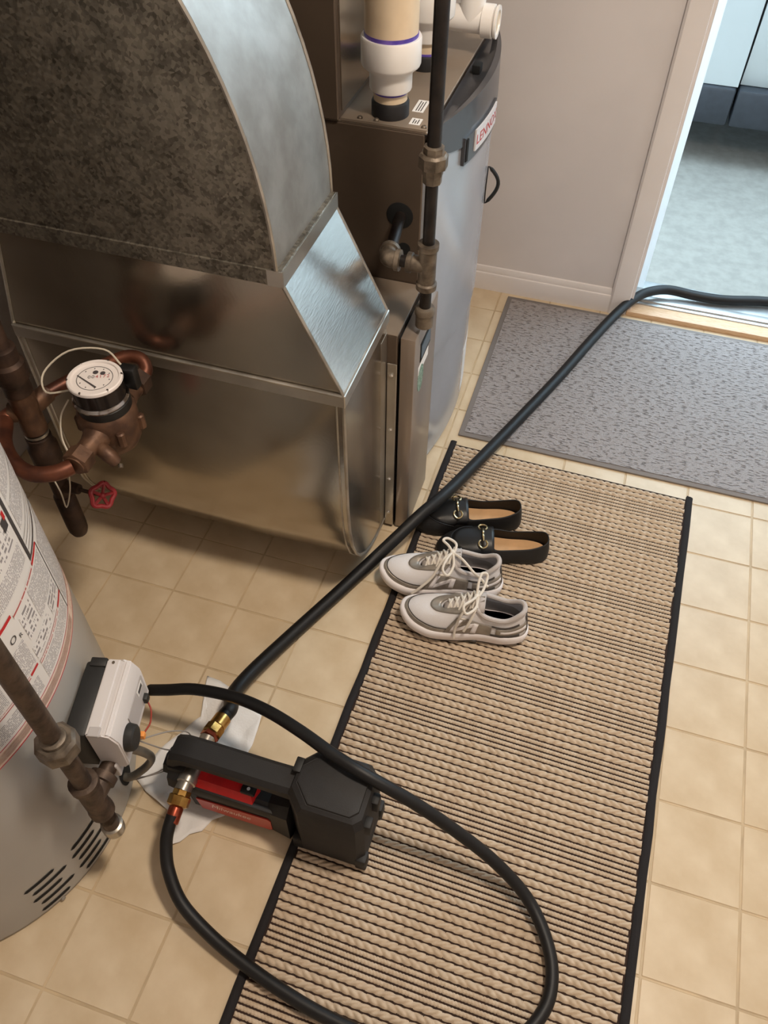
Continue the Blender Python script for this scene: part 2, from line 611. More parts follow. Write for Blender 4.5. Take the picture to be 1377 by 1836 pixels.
t1 = MB().prism([(x, y, 0) for x, y in casing_profile(1, 0.934)], (0, 0, DZ + 0.05)).build('trim_1', 'trim_paint', angle=20)
struct(t1, 'white door casing between painted wall and open doorway', 'door trim')
t2 = MB().prism([(x, y, 0) for x, y in casing_profile(-1, DX1 + 0.066)], (0, 0, DZ + 0.05)).build('trim_2', 'trim_paint', angle=20)
struct(t2, 'white door casing on the far right side of the doorway', 'door trim')
t3 = MB().box(0.934, DX1 + 0.066, WY - 0.014, WY, DZ + 0.008, DZ + 0.066, bev=0.003).build('trim_3', 'trim_paint')
struct(t3, 'white head casing above the doorway', 'door trim')
jm = MB()
jm.box(DX0 - 0.015, DX0, WY, WY + 0.12, 0.0, DZ)
jm.box(DX1, DX1 + 0.015, WY, WY + 0.12, 0.0, DZ)
jm.box(DX0, DX1, WY, WY + 0.12, DZ, DZ + 0.015)
struct(jm.build('door_1', 'trim_paint', smooth=False), 'white jamb of the open doorway to the concrete outside', 'door frame')
MB().box(DX0 + 0.0005, DX0 + 0.024, WY + 0.116, WY + 0.119, 0.022, DZ - 0.001).build('weather_strip', 'vinyl_white', bpy.data.objects['door_1'], smooth=False)
sill = struct(MB().box(DX0, DX1, WY + 0.034, WY + 0.16, -0.02, 0.020, bev=0.004).build('trim_4', 'sill_metal'), 'silver metal door sill under the hose', 'door sill')
MB().box(DX0, DX1, WY + 0.045, WY + 0.075, 0.0, 0.026, bev=0.004).build('sill_ridge', 'sill_metal', sill)
struct(MB().box(DX0 - 0.012, DX1, WY - 0.012, WY + 0.036, -0.001, 0.016, bev=0.004).build('trim_5', 'sill_wood'), 'orange wooden threshold strip in front of the metal sill', 'threshold')

# ------------------------------------------------------------------ outside
GZ = -0.12
gr = MB().box(-6, 9, WY + 0.12, 12, GZ - 0.1, GZ).build('floor_outside', 'concrete', smooth=False)
struct(gr, 'grey concrete slab outside the doorway under the parked car', 'concrete slab')
struct(MB().box(-6, XL - 0.1, WY, WY + 0.12, GZ, 3.0).box(XR + 0.1, 9, WY, WY + 0.12, GZ, 3.0).box(XL - 0.1, XR + 0.1, WY + 0.12, WY + 0.125, GZ - 0.02, -0.02).build('wall_outside', 'wall_paint', smooth=False), 'pale outside wall on either side of the doorway', 'wall')


def make_car():
    t = thing('car', 'white car with dark grey lower cladding parked outside the doorway', 'car', (1.8, 3.5, GZ))
    Y0 = 2.60
    # body side: profile in Y-Z swept along X as panels with gaps
    side = [(Y0 + 0.03, 0.185), (Y0 + 0.012, 0.26), (Y0 - 0.004, 0.42), (Y0 - 0.012, 0.60), (Y0 + 0.004, 0.74), (Y0 + 0.03, 0.80), (Y0 + 0.10, 0.82), (Y0 + 0.10, 0.185)]

    def panel(name, x0, x1):
        return MB().prism([(x0, y, z) for y, z in side], (x1 - x0, 0, 0)).build(name, 'car_paint', t, angle=40)
    # front fender with wheel arch cut (polygon in X-Z extruded in Y)
    cx, cz, R_ = 0.70, GZ + 0.32, 0.37
    arch = [(cx + R_ * math.cos(a), cz + R_ * math.sin(a)) for a in [math.radians(q) for q in range(-12, 193, 12)]]
    arch = [(x, max(z, 0.185)) for x, z in arch]
    poly = [(1.216, 0.185), (1.216, 0.78), (0.0, 0.72), (-0.25, 0.60), (-0.30, 0.185)] + arch[::-1]
    MB().prism([(x, Y0, z) for x, z in poly], (0, 0.06, 0)).build('fender', 'car_paint', t, smooth=False)
    panel('front_door', 1.224, 2.20)
    panel('rear_door', 2.208, 3.05)
    cx2 = 3.45
    arch2 = [(cx2 + R_ * math.cos(a), cz + R_ * math.sin(a)) for a in [math.radians(q) for q in range(-12, 193, 12)]]
    arch2 = [(x, max(z, 0.185)) for x, z in arch2]
    poly = [(4.3, 0.185), (4.32, 0.8), (3.058, 0.80)] + [(3.058, 0.185)] + arch2[::-1]
    MB().prism([(x, Y0, z) for x, z in poly], (0, 0.06, 0)).build('quarter_panel', 'car_paint', t, smooth=False)
    MB().box(1.07, 1.214, Y0 - 0.018, Y0 + 0.08, 0.045, 0.182, bev=0.012).build('cladding', 'car_clad', t)
    MB().box(1.222, 3.06, Y0 - 0.018, Y0 + 0.08, 0.045, 0.182, bev=0.012).build('cladding', 'car_clad', t)
    MB().box(-0.28, 4.3, Y0 + 0.06, Y0 + 1.70, 0.10, 0.80, bev=0.05).build('body', 'car_clad', t)
    cab = [[(0.95, Y0 + 0.07, 0.80), (3.95, Y0 + 0.07, 0.80), (3.95, Y0 + 1.68, 0.80), (0.95, Y0 + 1.68, 0.80)],
           [(1.70, Y0 + 0.22, 1.32), (3.55, Y0 + 0.22, 1.32), (3.55, Y0 + 1.53, 1.32), (1.70, Y0 + 1.53, 1.32)]]
    MB().loft(cab).build('cabin', 'car_glass', t, smooth=False)
    MB().loft([[(1.66, Y0 + 0.21, 1.32), (3.6, Y0 + 0.21, 1.32), (3.6, Y0 + 1.54, 1.32), (1.66, Y0 + 1.54, 1.32)],
               [(1.9, Y0 + 0.32, 1.38), (3.4, Y0 + 0.32, 1.38), (3.4, Y0 + 1.43, 1.38), (1.9, Y0 + 1.43, 1.38)]]).build('roof', 'car_paint', t)
    MB().loft([[(-0.28, Y0 + 0.04, 0.62), (1.25, Y0 + 0.04, 0.79), (1.25, Y0 + 1.7, 0.79), (-0.28, Y0 + 1.7, 0.62)],
               [(-0.2, Y0 + 0.12, 0.66), (1.2, Y0 + 0.12, 0.84), (1.2, Y0 + 1.62, 0.84), (-0.2, Y0 + 1.62, 0.66)]]).build('hood', 'car_paint', t)
    for wx in (cx, cx2):
        for wy in (Y0 + 0.0, Y0 + 1.52):
            wh = MB().lathe([(0.20, 0.0), (0.30, 0.0), (0.318, 0.02), (0.32, 0.05), (0.32, 0.17), (0.305, 0.2), (0.20, 0.2)], (wx, wy, GZ + 0.32), (0, 1, 0), n=36).build('wheel', 'tyre', t)
            MB().lathe([(0.19, 0.0), (0.21, -0.012), (0.18, -0.008), (0.05, -0.014), (0.02, -0.016)], (wx, wy, GZ + 0.32), (0, 1, 0), n=24).build('hubcap', 'sill_metal', wh)


make_car()


# ------------------------------------------------------------------ ceiling lamp (above the frame)
def ceiling_lamp():
    x, y, z = LAMP_POS
    t = thing('ceiling_lamp', 'round flush ceiling lamp with warm glass dome', 'lamp', (x, y, ZC))
    MB().lathe([(0.15, 0), (0.155, -0.01), (0.15, -0.025)], (x, y, ZC), n=32).build('base', 'trim_paint', t)
    MB().lathe([(0.14, -0.026), (0.138, -0.05), (0.115, -0.075), (0.07, -0.09), (0.01, -0.095)], (x, y, ZC), n=32, cap=False).build('glass_dome', 'lamp_glass', t)
    ld = bpy.data.lights.new('bulb', 'AREA')
    ld.shape = 'DISK'
    ld.size = 0.26
    ld.energy = LAMP_POWER
    ld.color = LAMP_COLOR
    lo = bpy.data.objects.new('bulb', ld)
    COL.objects.link(lo)
    lo.location = (x, y, ZC - 0.10)
    lo.parent = t
    lo.matrix_parent_inverse = Matrix.Translation(t.location).inverted()


ceiling_lamp()


# ------------------------------------------------------------------ furnace
FX, FY0, FY1, FZ = 0.557, 0.49, 1.023, 0.855
FYC, FHW = (FY0 + FY1) / 2, (FY1 - FY0) / 2


def bow(y, s):
    return FX + s * (1 - ((y - FYC) / FHW) ** 2)


def bow_panel(s, y0, y1, z0, z1, th=0.012, n=28, back=None):
    """panel bowed in plan; back = plain X of the rear side"""
    mb = MB()
    outer = [(bow(y0 + (y1 - y0) * k / n, s), y0 + (y1 - y0) * k / n) for k in range(n + 1)]
    if back is None:
        inner = [(x - th, y) for x, y in outer]
    else:
        inner = [(back, y) for x, y in outer]
    poly = outer + inner[::-1]
    mb.prism([(x, y, z0) for x, y in poly], (0, 0, z1 - z0))
    return mb


def furnace():
    t = thing('furnace', 'tall brown furnace cabinet with bowed silver front door', 'furnace', (0.2, FYC, 0))
    MB().box(-0.18, FX - 0.006, FY0, FY1, 0.0, FZ - 0.004, bev=0.002, seg=1).build('cabinet', 'cabinet_brown', t)
    tp = MB()
    tp.box(-0.18, FX - 0.002, FY0 + 0.001, FY1, FZ - 0.004, FZ, bev=0.001, seg=1)
    tp.box(0.40, FX - 0.004, FY0 + 0.0, FY0 + 0.006, FZ, FZ + 0.004)
    tp = tp.build('top_panel', 'cabinet_top', t)
    for x in (0.43, 0.46, 0.545):
        MB().lathe([(0.005, 0), (0.005, 0.002), (0.003, 0.004)], (x, FY0 + 0.016, FZ + 0.0005), n=10).build('screw', 'fitting', tp)
    # openings in the side
    MB().lathe([(0.0255, 0.0), (0.0255, 0.0012), (0.024, 0.0018)], (0.511, FY0, 0.696), (0, -1, 0), n=28).build('side_hole', 'gap_black', t)
    MB().lathe([(0.0125, 0.0), (0.0125, 0.0012)], (0.521, FY0, 0.629), (0, -1, 0), n=20).build('side_hole', 'gap_black', t)
    # bowed doors
    MB().box(FX - 0.012, FX + 0.004, FY0 + 0.003, FY0 + 0.012, 0.02, 0.80).build('door_flange', 'door_silver', t)
    bow_panel(0.045, FY0 + 0.004, FY1 - 0.004, 0.012, 0.330, back=FX - 0.004).build('lower_door', 'door_silver', t, angle=30)
    ud = bow_panel(0.052, FY0 + 0.004, FY1 - 0.004, 0.333, 0.80, back=FX - 0.004).build('upper_door', 'door_silver', t, angle=30)
    # dark top cap: lower edge dips towards the badge
    n = 32
    o1, o2, i1, i2 = [], [], [], []
    for k in range(n + 1):
        y = FY0 + (FY1 - FY0) * k / n
        q = 1 - ((y - FYC) / FHW) ** 2
        o1.append((bow(y, 0.058), y, 0.812 - 0.034 * min(1, q * 1.2)))
        o2.append((bow(y, 0.058) - 0.004 * q, y, FZ + 0.002 * q))
        i2.append((bow(y, 0.058) - 0.016 * q, y, FZ + 0.002 * q))
        i1.append((bow(y, 0.030) - 0.004, y, FZ - 0.012))
    cap = MB().loft([o1, o2, i2, i1, [(FX - 0.004, y, FZ - 0.014) for _, y, _ in o1]], closed=False).build('top_cap', 'cap_dark', t, angle=40, fixn=False)
    MB().box(FX + 0.008, FX + 0.024, 0.775, 0.80, FZ - 0.012, FZ + 0.004, bev=0.002).build('latch', 'gap_black', t)
    # badge tab
    yb0, yb1 = 0.635, 0.775

    def curved(y0, y1, z0, z1, off, name, material, par, th=0.003):
        mb = MB()
        nn = 10
        outer = [(bow(y0 + (y1 - y0) * k / nn, 0.058) + off, y0 + (y1 - y0) * k / nn) for k in range(nn + 1)]
        poly = outer + [(x - th, y) for x, y in outer[::-1]]
        mb.prism([(x, y, z0) for x, y in poly], (0, 0, z1 - z0))
        return mb.build(name, material, par, angle=30)
    tabp = curved(0.605, 0.79, 0.748, 0.80, 0.003, 'badge_tab', 'cap_dark', t, th=0.006)
    curved(0.609, 0.617, 0.754, 0.796, 0.0045, 'latch_slot', 'gap_black', tabp)
    bd = curved(yb0 + 0.01, yb1, 0.760, 0.800, 0.006, 'badge', 'badge', t)
    tm_ = text_mesh('LENNOX', 0.027)
    mb = MB()
    yc = (yb0 + yb1) / 2 + 0.005
    mb.mesh(tm_)
    for v in mb.bm.verts:
        y = yc + v.co.x * 1.15
        v.co = Vector((bow(y, 0.058) + 0.0064, y, 0.779 + v.co.y))
    mb.build('lettering', 'red_print', bd, smooth=False, fixn=False)
    # bow-shaped pull
    pts = []
    for k in range(13):
        a = k / 12
        pts.append((bow(0.845, 0.052) + 0.004 + 0.022 * math.sin(PI * a), 0.845 + 0.012 * math.sin(PI * a), 0.548 + 0.085 * a))
    MB().tube(pts, [0.001] + [0.0042] * 11 + [0.001], n=8).build('pull', 'black', t)
    MB().tube([(bow(0.845 - 0.016 * math.sin(PI * k / 12), 0.052) + 0.0022, 0.845 - 0.016 * math.sin(PI * k / 12), 0.548 + 0.085 * k / 12) for k in range(13)], 0.0016, n=6).build('pull_recess', 'black', t)
    # paper labels on the top
    for (x0, x1, y0, y1) in ((0.508, 0.528, 0.560, 0.608), (0.516, 0.535, 0.512, 0.536)):
        lb = MB().box(x0, x1, y0, y1, FZ + 0.0001, FZ + 0.0008).build('paper_label', 'paper', t, smooth=False)
        mb = MB()
        for k in range(3):
            xa = x0 + (x1 - x0) * (0.25 + 0.22 * k)
            mb.box(xa, xa + 0.0018, y0 + 0.004, y1 - 0.004 - 0.004 * (k % 2), FZ + 0.0008, FZ + 0.0010)
        mb.build('print_lines', 'ink', lb, smooth=False)
    lb = bow_panel(0.0458, 0.80, 0.90, 0.03, 0.17, th=0.002).build('paper_label', 'paper', t)
    return t


furnace()

coil = thing('coil_cabinet', 'brown sheet metal coil cabinet standing on the furnace', 'cabinet', (0.1, 0.75, FZ))
MB().box(-0.18, 0.398, 0.485, 1.02, FZ, 1.52, bev=0.002, seg=1).build('casing', 'cabinet_brown', coil)
MB().box(0.398, 0.4005, 0.50, 1.005, FZ + 0.012, 1.50).build('access_panel', 'galv', coil, smooth=False)
lb = MB().box(0.4005, 0.4013, 0.56, 0.62, 1.06, 1.10).build('paper_label', 'paper', coil, smooth=False)


def vent_pipe(x, y, label, big, collar_z, prof_tan, red, purple_ring):
    t = thing('vent_pipe', label, 'pipe', (x, y, FZ))
    MB().lathe([(0.033, 0), (0.033, 0.022), (0.031, 0.026)], (x, y, FZ), n=32).build('rubber_collar', 'rubber', t)
    MB().lathe([(0.0292, 0.0), (0.0292, prof_tan)], (x, y, FZ + 0.001), n=32).build('stub', 'pvc_tan', t)
    z0 = FZ + prof_tan - 0.004
    MB().lathe([(0.0295, 0), (0.0355, 0.0015), (0.0365, 0.004), (0.0365, 0.026), (0.038, 0.031), (0.049, 0.040), (0.0505, 0.044), (0.0505, red), (0.049, red + 0.003), (0.044, red + 0.003)], (x, y, z0), n=40).build('reducer', 'pvc', t)
    MB().lathe([(0.0452, 0), (0.0452, 0.007)], (x, y, z0 + red + 0.002), n=40).build('primer_ring', 'purple', t)
    MB().lathe([(0.0297, 0), (0.0297, 0.006)], (x, y, FZ + (0.024 if purple_ring else prof_tan - 0.008)), n=32).build('primer_ring', 'purple', t)
    MB().lathe([(0.0445, 0), (0.0445, ZC - 0.002 - z0 - red)], (x, y, z0 + red), n=40).build('pipe', 'pvc_tan', t)


vent_pipe(0.474, 0.542, 'cream plastic vent pipe with reducer nearest the gas pipe', 1, FZ, 0.046, 0.082, False)
vent_pipe(0.478, 0.756, 'cream plastic vent pipe partly behind the black gas pipe', 1, FZ, 0.052, 0.10, True)

cond = thing('condensate_tee', 'white plastic drain tee lying over the furnace top', 'pipe fitting', (0.54, 0.83, FZ))
cy_, cz_ = 0.835, FZ + 0.062
MB().lathe([(0.0235, 0), (0.0235, 0.15)], (0.44, cy_, cz_), (1, 0, 0), n=24).build('run', 'pvc', cond)
MB().lathe([(0.0235, 0), (0.029, 0.002), (0.029, 0.022), (0.0235, 0.024)], (0.565, cy_, cz_), (1, 0, 0), n=24).build('hub', 'pvc', cond)
e_ = MB().lathe([(0.0265, 0), (0.0285, 0.002), (0.0285, 0.006), (0.021, 0.006), (0.020, 0.002)], (0.590, cy_, cz_), (1, 0, 0), n=24).build('open_end', 'pvc', cond)
MB().lathe([(0.020, 0), (0.020, 0.0012)], (0.5918, cy_, cz_), (1, 0, 0), n=24).build('bore', 'pvc_tan', e_)
MB().lathe([(0.0235, 0), (0.0235, 0.06), (0.030, 0.062), (0.030, 0.10), (0.0235, 0.102), (0.0235, 0.5)], (0.545, cy_, cz_), (0, 0, 1), n=24).build('riser', 'pvc', cond)
MB().tube([(0.448, cy_, FZ + 0.001), (0.448, cy_, FZ + 0.05)], 0.012, n=12).build('foot', 'pvc', cond)

# ------------------------------------------------------------------ gas pipe at the furnace
GX, GY = 0.601, 0.355


def gas_line():
    t = thing('gas_pipe', 'black iron gas pipe with tee running down the furnace side', 'pipe', (GX, GY, 0.565))
    MB().lathe([(0.0105, 0.60), (0.0105, 0.855)], (GX, GY, 0), n=20).build('lower_pipe', 'black_iron', t)
    MB().lathe([(0.0112, 0.885), (0.0112, ZC - 0.002)], (GX, GY, 0), n=20).build('upper_pipe', 'black_iron', t)
    MB().lathe([(0.012, 0.566), (0.0165, 0.567), (0.0165, 0.592), (0.0185, 0.594), (0.0185, 0.604), (0.0165, 0.607), (0.0105, 0.608)], (GX, GY, 0), n=20).build('drip_cap', 'fitting', t)
    MB().lathe([(0.012, 0.842), (0.0155, 0.844), (0.0155, 0.856), (0.017, 0.858), (0.017, 0.872)], (GX, GY, 0), n=8, phase=0.4).build('union_tail', 'fitting', t)
    MB().lathe([(0.0195, 0.868), (0.0235, 0.870), (0.0235, 0.888), (0.020, 0.892), (0.0165, 0.892), (0.0165, 0.902), (0.012, 0.904)], (GX, GY, 0), n=8, phase=0.4).build('union_nut', 'fitting', t)
    zt = 0.692
    ex = GX - 0.074
    te = MB()
    te.lathe([(0.0125, 0.646), (0.0185, 0.647), (0.0185, 0.657), (0.0155, 0.66), (0.0155, 0.722), (0.0185, 0.725), (0.0185, 0.735), (0.0125, 0.736)], (GX, GY, 0), n=20)
    te.lathe([(0.0150, 0.0), (0.0150, 0.026), (0.0180, 0.028), (0.0180, 0.036), (0.0120, 0.037)], (GX, GY, zt), (-1, 0, 0), n=20)
    te.build('tee', 'fitting', t)
    MB().lathe([(0.0105, 0.034), (0.0105, 0.056)], (GX, GY, zt), (-1, 0, 0), n=16).build('nipple', 'black_iron', t)
    el = MB()
    el.tube([(ex + 0.022, GY, zt), (ex + 0.010, GY, zt), (ex + 0.003, GY + 0.003, zt), (ex, GY + 0.010, zt), (ex, GY + 0.022, zt)], 0.0155, n=18, smooth=4)
    el.lathe([(0.0155, 0), (0.0190, 0.001), (0.0190, 0.009), (0.012, 0.010)], (ex + 0.016, GY, zt), (1, 0, 0), n=18)
    el.lathe([(0.0155, 0), (0.0190, 0.001), (0.0190, 0.009), (0.012, 0.010)], (ex, GY + 0.018, zt), (0, 1, 0), n=18)
    el.build('elbow', 'fitting', t)
    MB().tube([(ex, GY + 0.02, zt), (0.513, FY0 - 0.003, 0.696)], 0.0105, n=16).build('branch_pipe', 'black_iron', t)


gas_line()

# ------------------------------------------------------------------ filter cabinet
fc = thing('filter_cabinet', 'low brown filter cabinet between furnace and return duct', 'cabinet', (0.28, 0.405, 0))
LZ = 0.554
MB().box(-0.06, 0.560, 0.322, 0.488, 0.0, LZ, bev=0.002, seg=1).build('body', 'cabinet_brown', fc)
MB().box(-0.06, 0.560, 0.322, 0.488, LZ, LZ + 0.0015).build('top_plate', 'cabinet_top', fc, smooth=False)
MB().box(0.560, 0.566, 0.334, 0.480, 0.01, LZ - 0.012).build('gasket_or_gap_shade', 'gap_black', fc, smooth=False)  # black filler paints the shade of the open gap behind the door
fd = MB().box(0.566, 0.595, 0.322, 0.486, 0.006, LZ - 0.002, bev=0.0025).build('door', 'door_brown', fc)
sl = MB().box(0.5945, 0.5962, 0.362, 0.436, 0.470, 0.515, bev=0.0005, seg=1).build('finger_slot', 'gap_black', fd)
MB().box(0.5950, 0.5972, 0.366, 0.430, 0.478, 0.508).build('slot_plate', 'slot_blue', fd, smooth=False)
st = MB()
st.prism([(0.5951, 0.372 + 0.021 * math.cos(a), 0.425 + 0.032 * math.sin(a)) for a in [2 * PI * k / 24 for k in range(24)]], (0.0006, 0, 0))
st.build('round_sticker', 'sticker_green', fd, smooth=False)
MB().box(0.5951, 0.5956, 0.352, 0.425, 0.444, 0.464).build('clear_sticker', 'paper', fd, smooth=False)


# ------------------------------------------------------------------ return duct
def return_duct():
    t = thing('return_duct', 'galvanised return air duct curving down into a boot by the furnace', 'duct', (0.24, 0.2, 0))
    X0, X1 = -0.07, 0.54
    prof = [(0.080, 0.605), (0.080, 0.45), (0.082, 0.32), (0.088, 0.25), (0.100, 0.19), (0.120, 0.14), (0.147, 0.10), (0.180, 0.069), (0.215, 0.048), (0.25, 0.035), (0.29, 0.028), (0.318, 0.027), (0.318, 0.605)]
    MB().prism([(X0, y, z) for y, z in prof[:-1]] + [(X0, 0.318, 0.605)], (X1 - X0, 0, 0)).build('boot', 'galv', t, angle=30)
    dense = []
    fp = [Vector((y, z)) for y, z in prof[:-1]]
    for i in range(len(fp) - 1):
        for k in range(4):
            dense.append(fp[i].lerp(fp[i + 1], k / 4))
    dense.append(fp[-1])
    acc = [0.0]
    for i in range(1, len(dense)):
        acc.append(acc[-1] + (dense[i] - dense[i - 1]).length)

    def along(v):
        s_ = v * acc[-1]
        for i in range(1, len(dense)):
            if acc[i] >= s_ - 1e-9:
                f = (s_ - acc[i - 1]) / (acc[i] - acc[i - 1])
                p = dense[i - 1].lerp(dense[i], f)
                d = (dense[i] - dense[i - 1]).normalized()
                return p, Vector((d.y, -d.x))
        return dense[-1], Vector((0, -1))

    def fr(u, v):
        p, nn = along(v)
        b_ = 0.0012 + 0.010 * min(1 - abs(2 * u - 1), 1 - abs(2 * v - 1))
        q = p + nn * b_
        return (X0 + (X1 - X0) * u, q.x, q.y)
    MB().grid(48, 48, fr).build('boot_front', 'galv', t, angle=20)
    # seams following the edges of the boot
    for x in (X0, X1):
        s1 = [(x, y, z) for y, z in prof[:-1]]
        MB().tube(s1, 0.0035, n=6).build('edge_seam', 'seam_metal', t)
        s2 = [(x - 0.012 * (1 if x > 0 else -1), y - 0.002, z) for y, z in prof[:-1]]
        MB().tube(s2, 0.0018, n=6).build('edge_seam', 'seam_metal', t)
    # flange to the filter cabinet with screws
    fl = MB().box(0.536, 0.5405, 0.285, 0.3205, 0.028, 0.56).build('flange', 'galv_strip', t, smooth=False)
    MB().box(0.542, 0.5615, 0.3180, 0.3214, 0.010, 0.490, bev=0.001, seg=1).build('flange', 'galv_strip', t)
    for z in (0.463, 0.318, 0.168, 0.056):
        MB().lathe([(0.0042, 0), (0.0042, 0.002), (0.002, 0.004)], (0.551, 0.318, z), (0, -1, 0), n=10).build('screw', 'screw', t)
    # lower rim
    rim = MB()
    rim.box(X0 - 0.004, X1 + 0.004, 0.076, 0.322, 0.585, 0.6115, bev=0.0015, seg=1)
    rim.build('lower_collar', 'galv_strip', t)
    # transition
    A = [(X0, 0.080, 0.611), (X1, 0.080, 0.611), (X1, 0.318, 0.611), (X0, 0.318, 0.611)]
    B = [(-0.03, 0.080, 0.800), (0.452, 0.080, 0.800), (0.452, 0.312, 0.800), (-0.03, 0.312, 0.800)]
    MB().loft([A, B], cap=True).build('transition', 'galv', t, smooth=False)
    A = [Vector(q) for q in A]
    B = [Vector(q) for q in B]
    off = Vector((0.0012, 0, 0.0005))
    MB().loft([[A[1] + off, A[2] + off], [B[1] + off, B[2] + off]], closed=False).build('daylit_side', 'galv_daylit', t, smooth=False)  # same sheet metal as the transition, overlaid paler to paint in reflected daylight
    for k in (0, 1, 2):
        MB().tube([A[k], B[k]], 0.0032, n=6).build('edge_seam', 'seam_metal', t)
    MB().tube([A[0] + Vector((0, -0.004, 0)), A[1] + Vector((0, -0.004, 0))], 0.0030, n=6).build('edge_seam', 'seam_metal', t)
    MB().tube([A[1], A[2]], 0.0030, n=6).build('edge_seam', 'seam_metal', t)
    # upper collar
    MB().box(-0.034, 0.4545, 0.077, 0.3145, 0.797, 0.824, bev=0.0015, seg=1).build('upper_collar', 'galv_old', t)
    MB().box(0.430, 0.4552, 0.0765, 0.0785, 0.7972, 0.8236).build('collar_corner', 'galv_strip', t, smooth=False)
    MB().box(0.4546, 0.4556, 0.078, 0.3140, 0.7972, 0.8236).build('collar_face', 'galv_strip', t, smooth=False)
    # radius elbow, centre of curvature
    cx, cz, Ri, Ro = -0.257, 0.824, 0.222, 0.702
    N = 30
    out = [(cx + Ro * math.cos(a), cz + Ro * math.sin(a)) for a in [PI / 2 * k / N for k in range(N + 1)]]
    inn = [(cx + Ri * math.cos(a), cz + Ri * math.sin(a)) for a in [PI / 2 * k / N for k in range(N + 1)]]
    xe = XL + 0.002
    for y in (0.080, 0.310):
        poly = out + [(xe, cz + Ro), (xe, cz + Ri)] + inn[::-1]
        MB().prism([(x, y, z) for x, z in poly], (0, 0.002, 0)).build('cheek', 'galv_old', t, smooth=False)

    def ck(u, v):
        a = PI / 2 * u
        r_ = Ri + (Ro - Ri) * v
        return (cx + r_ * math.cos(a), 0.0795 - 0.012 * min(1 - abs(2 * u - 1), 1 - abs(2 * v - 1)), cz + r_ * math.sin(a))
    MB().grid(48, 48, ck).build('cheek_face', 'galv_old', t, angle=20)
    MB().loft([[(x, 0.080, z) for x, z in out + [(xe, cz + Ro)]], [(x, 0.312, z) for x, z in out + [(xe, cz + Ro)]]], closed=False).build('heel_panel', 'galv_dull', t, angle=30)
    MB().loft([[(x, 0.080, z) for x, z in inn + [(xe, cz + Ri)]], [(x, 0.312, z) for x, z in inn + [(xe, cz + Ri)]]], closed=False).build('throat_panel', 'galv_old', t, angle=30)
    for y in (0.079, 0.313):
        MB().tube([(x, y, z) for x, z in out], 0.0032, n=6).build('edge_seam', 'seam_metal', t)


return_duct()

# ------------------------------------------------------------------ water heater
HX, HY, HR = -0.01, -0.505, 0.305


def cyl(a, z, r=HR):
    return (HX + r * math.cos(math.radians(a)), HY + r * math.sin(math.radians(a)), z)


def patch(a0, a1, z0, z1, off, name, material, parent, th=0.0):
    n = max(2, int(abs(a1 - a0) / 2.5))
    mb = MB()
    mb.grid(n, 1, lambda u, v: cyl(a0 + (a1 - a0) * u, z0 + (z1 - z0) * v, HR + off), uvf=lambda u, v: (math.radians(a0 + (a1 - a0) * u) * HR, z0 + (z1 - z0) * v))
    return mb.build(name, material, parent, fixn=False)


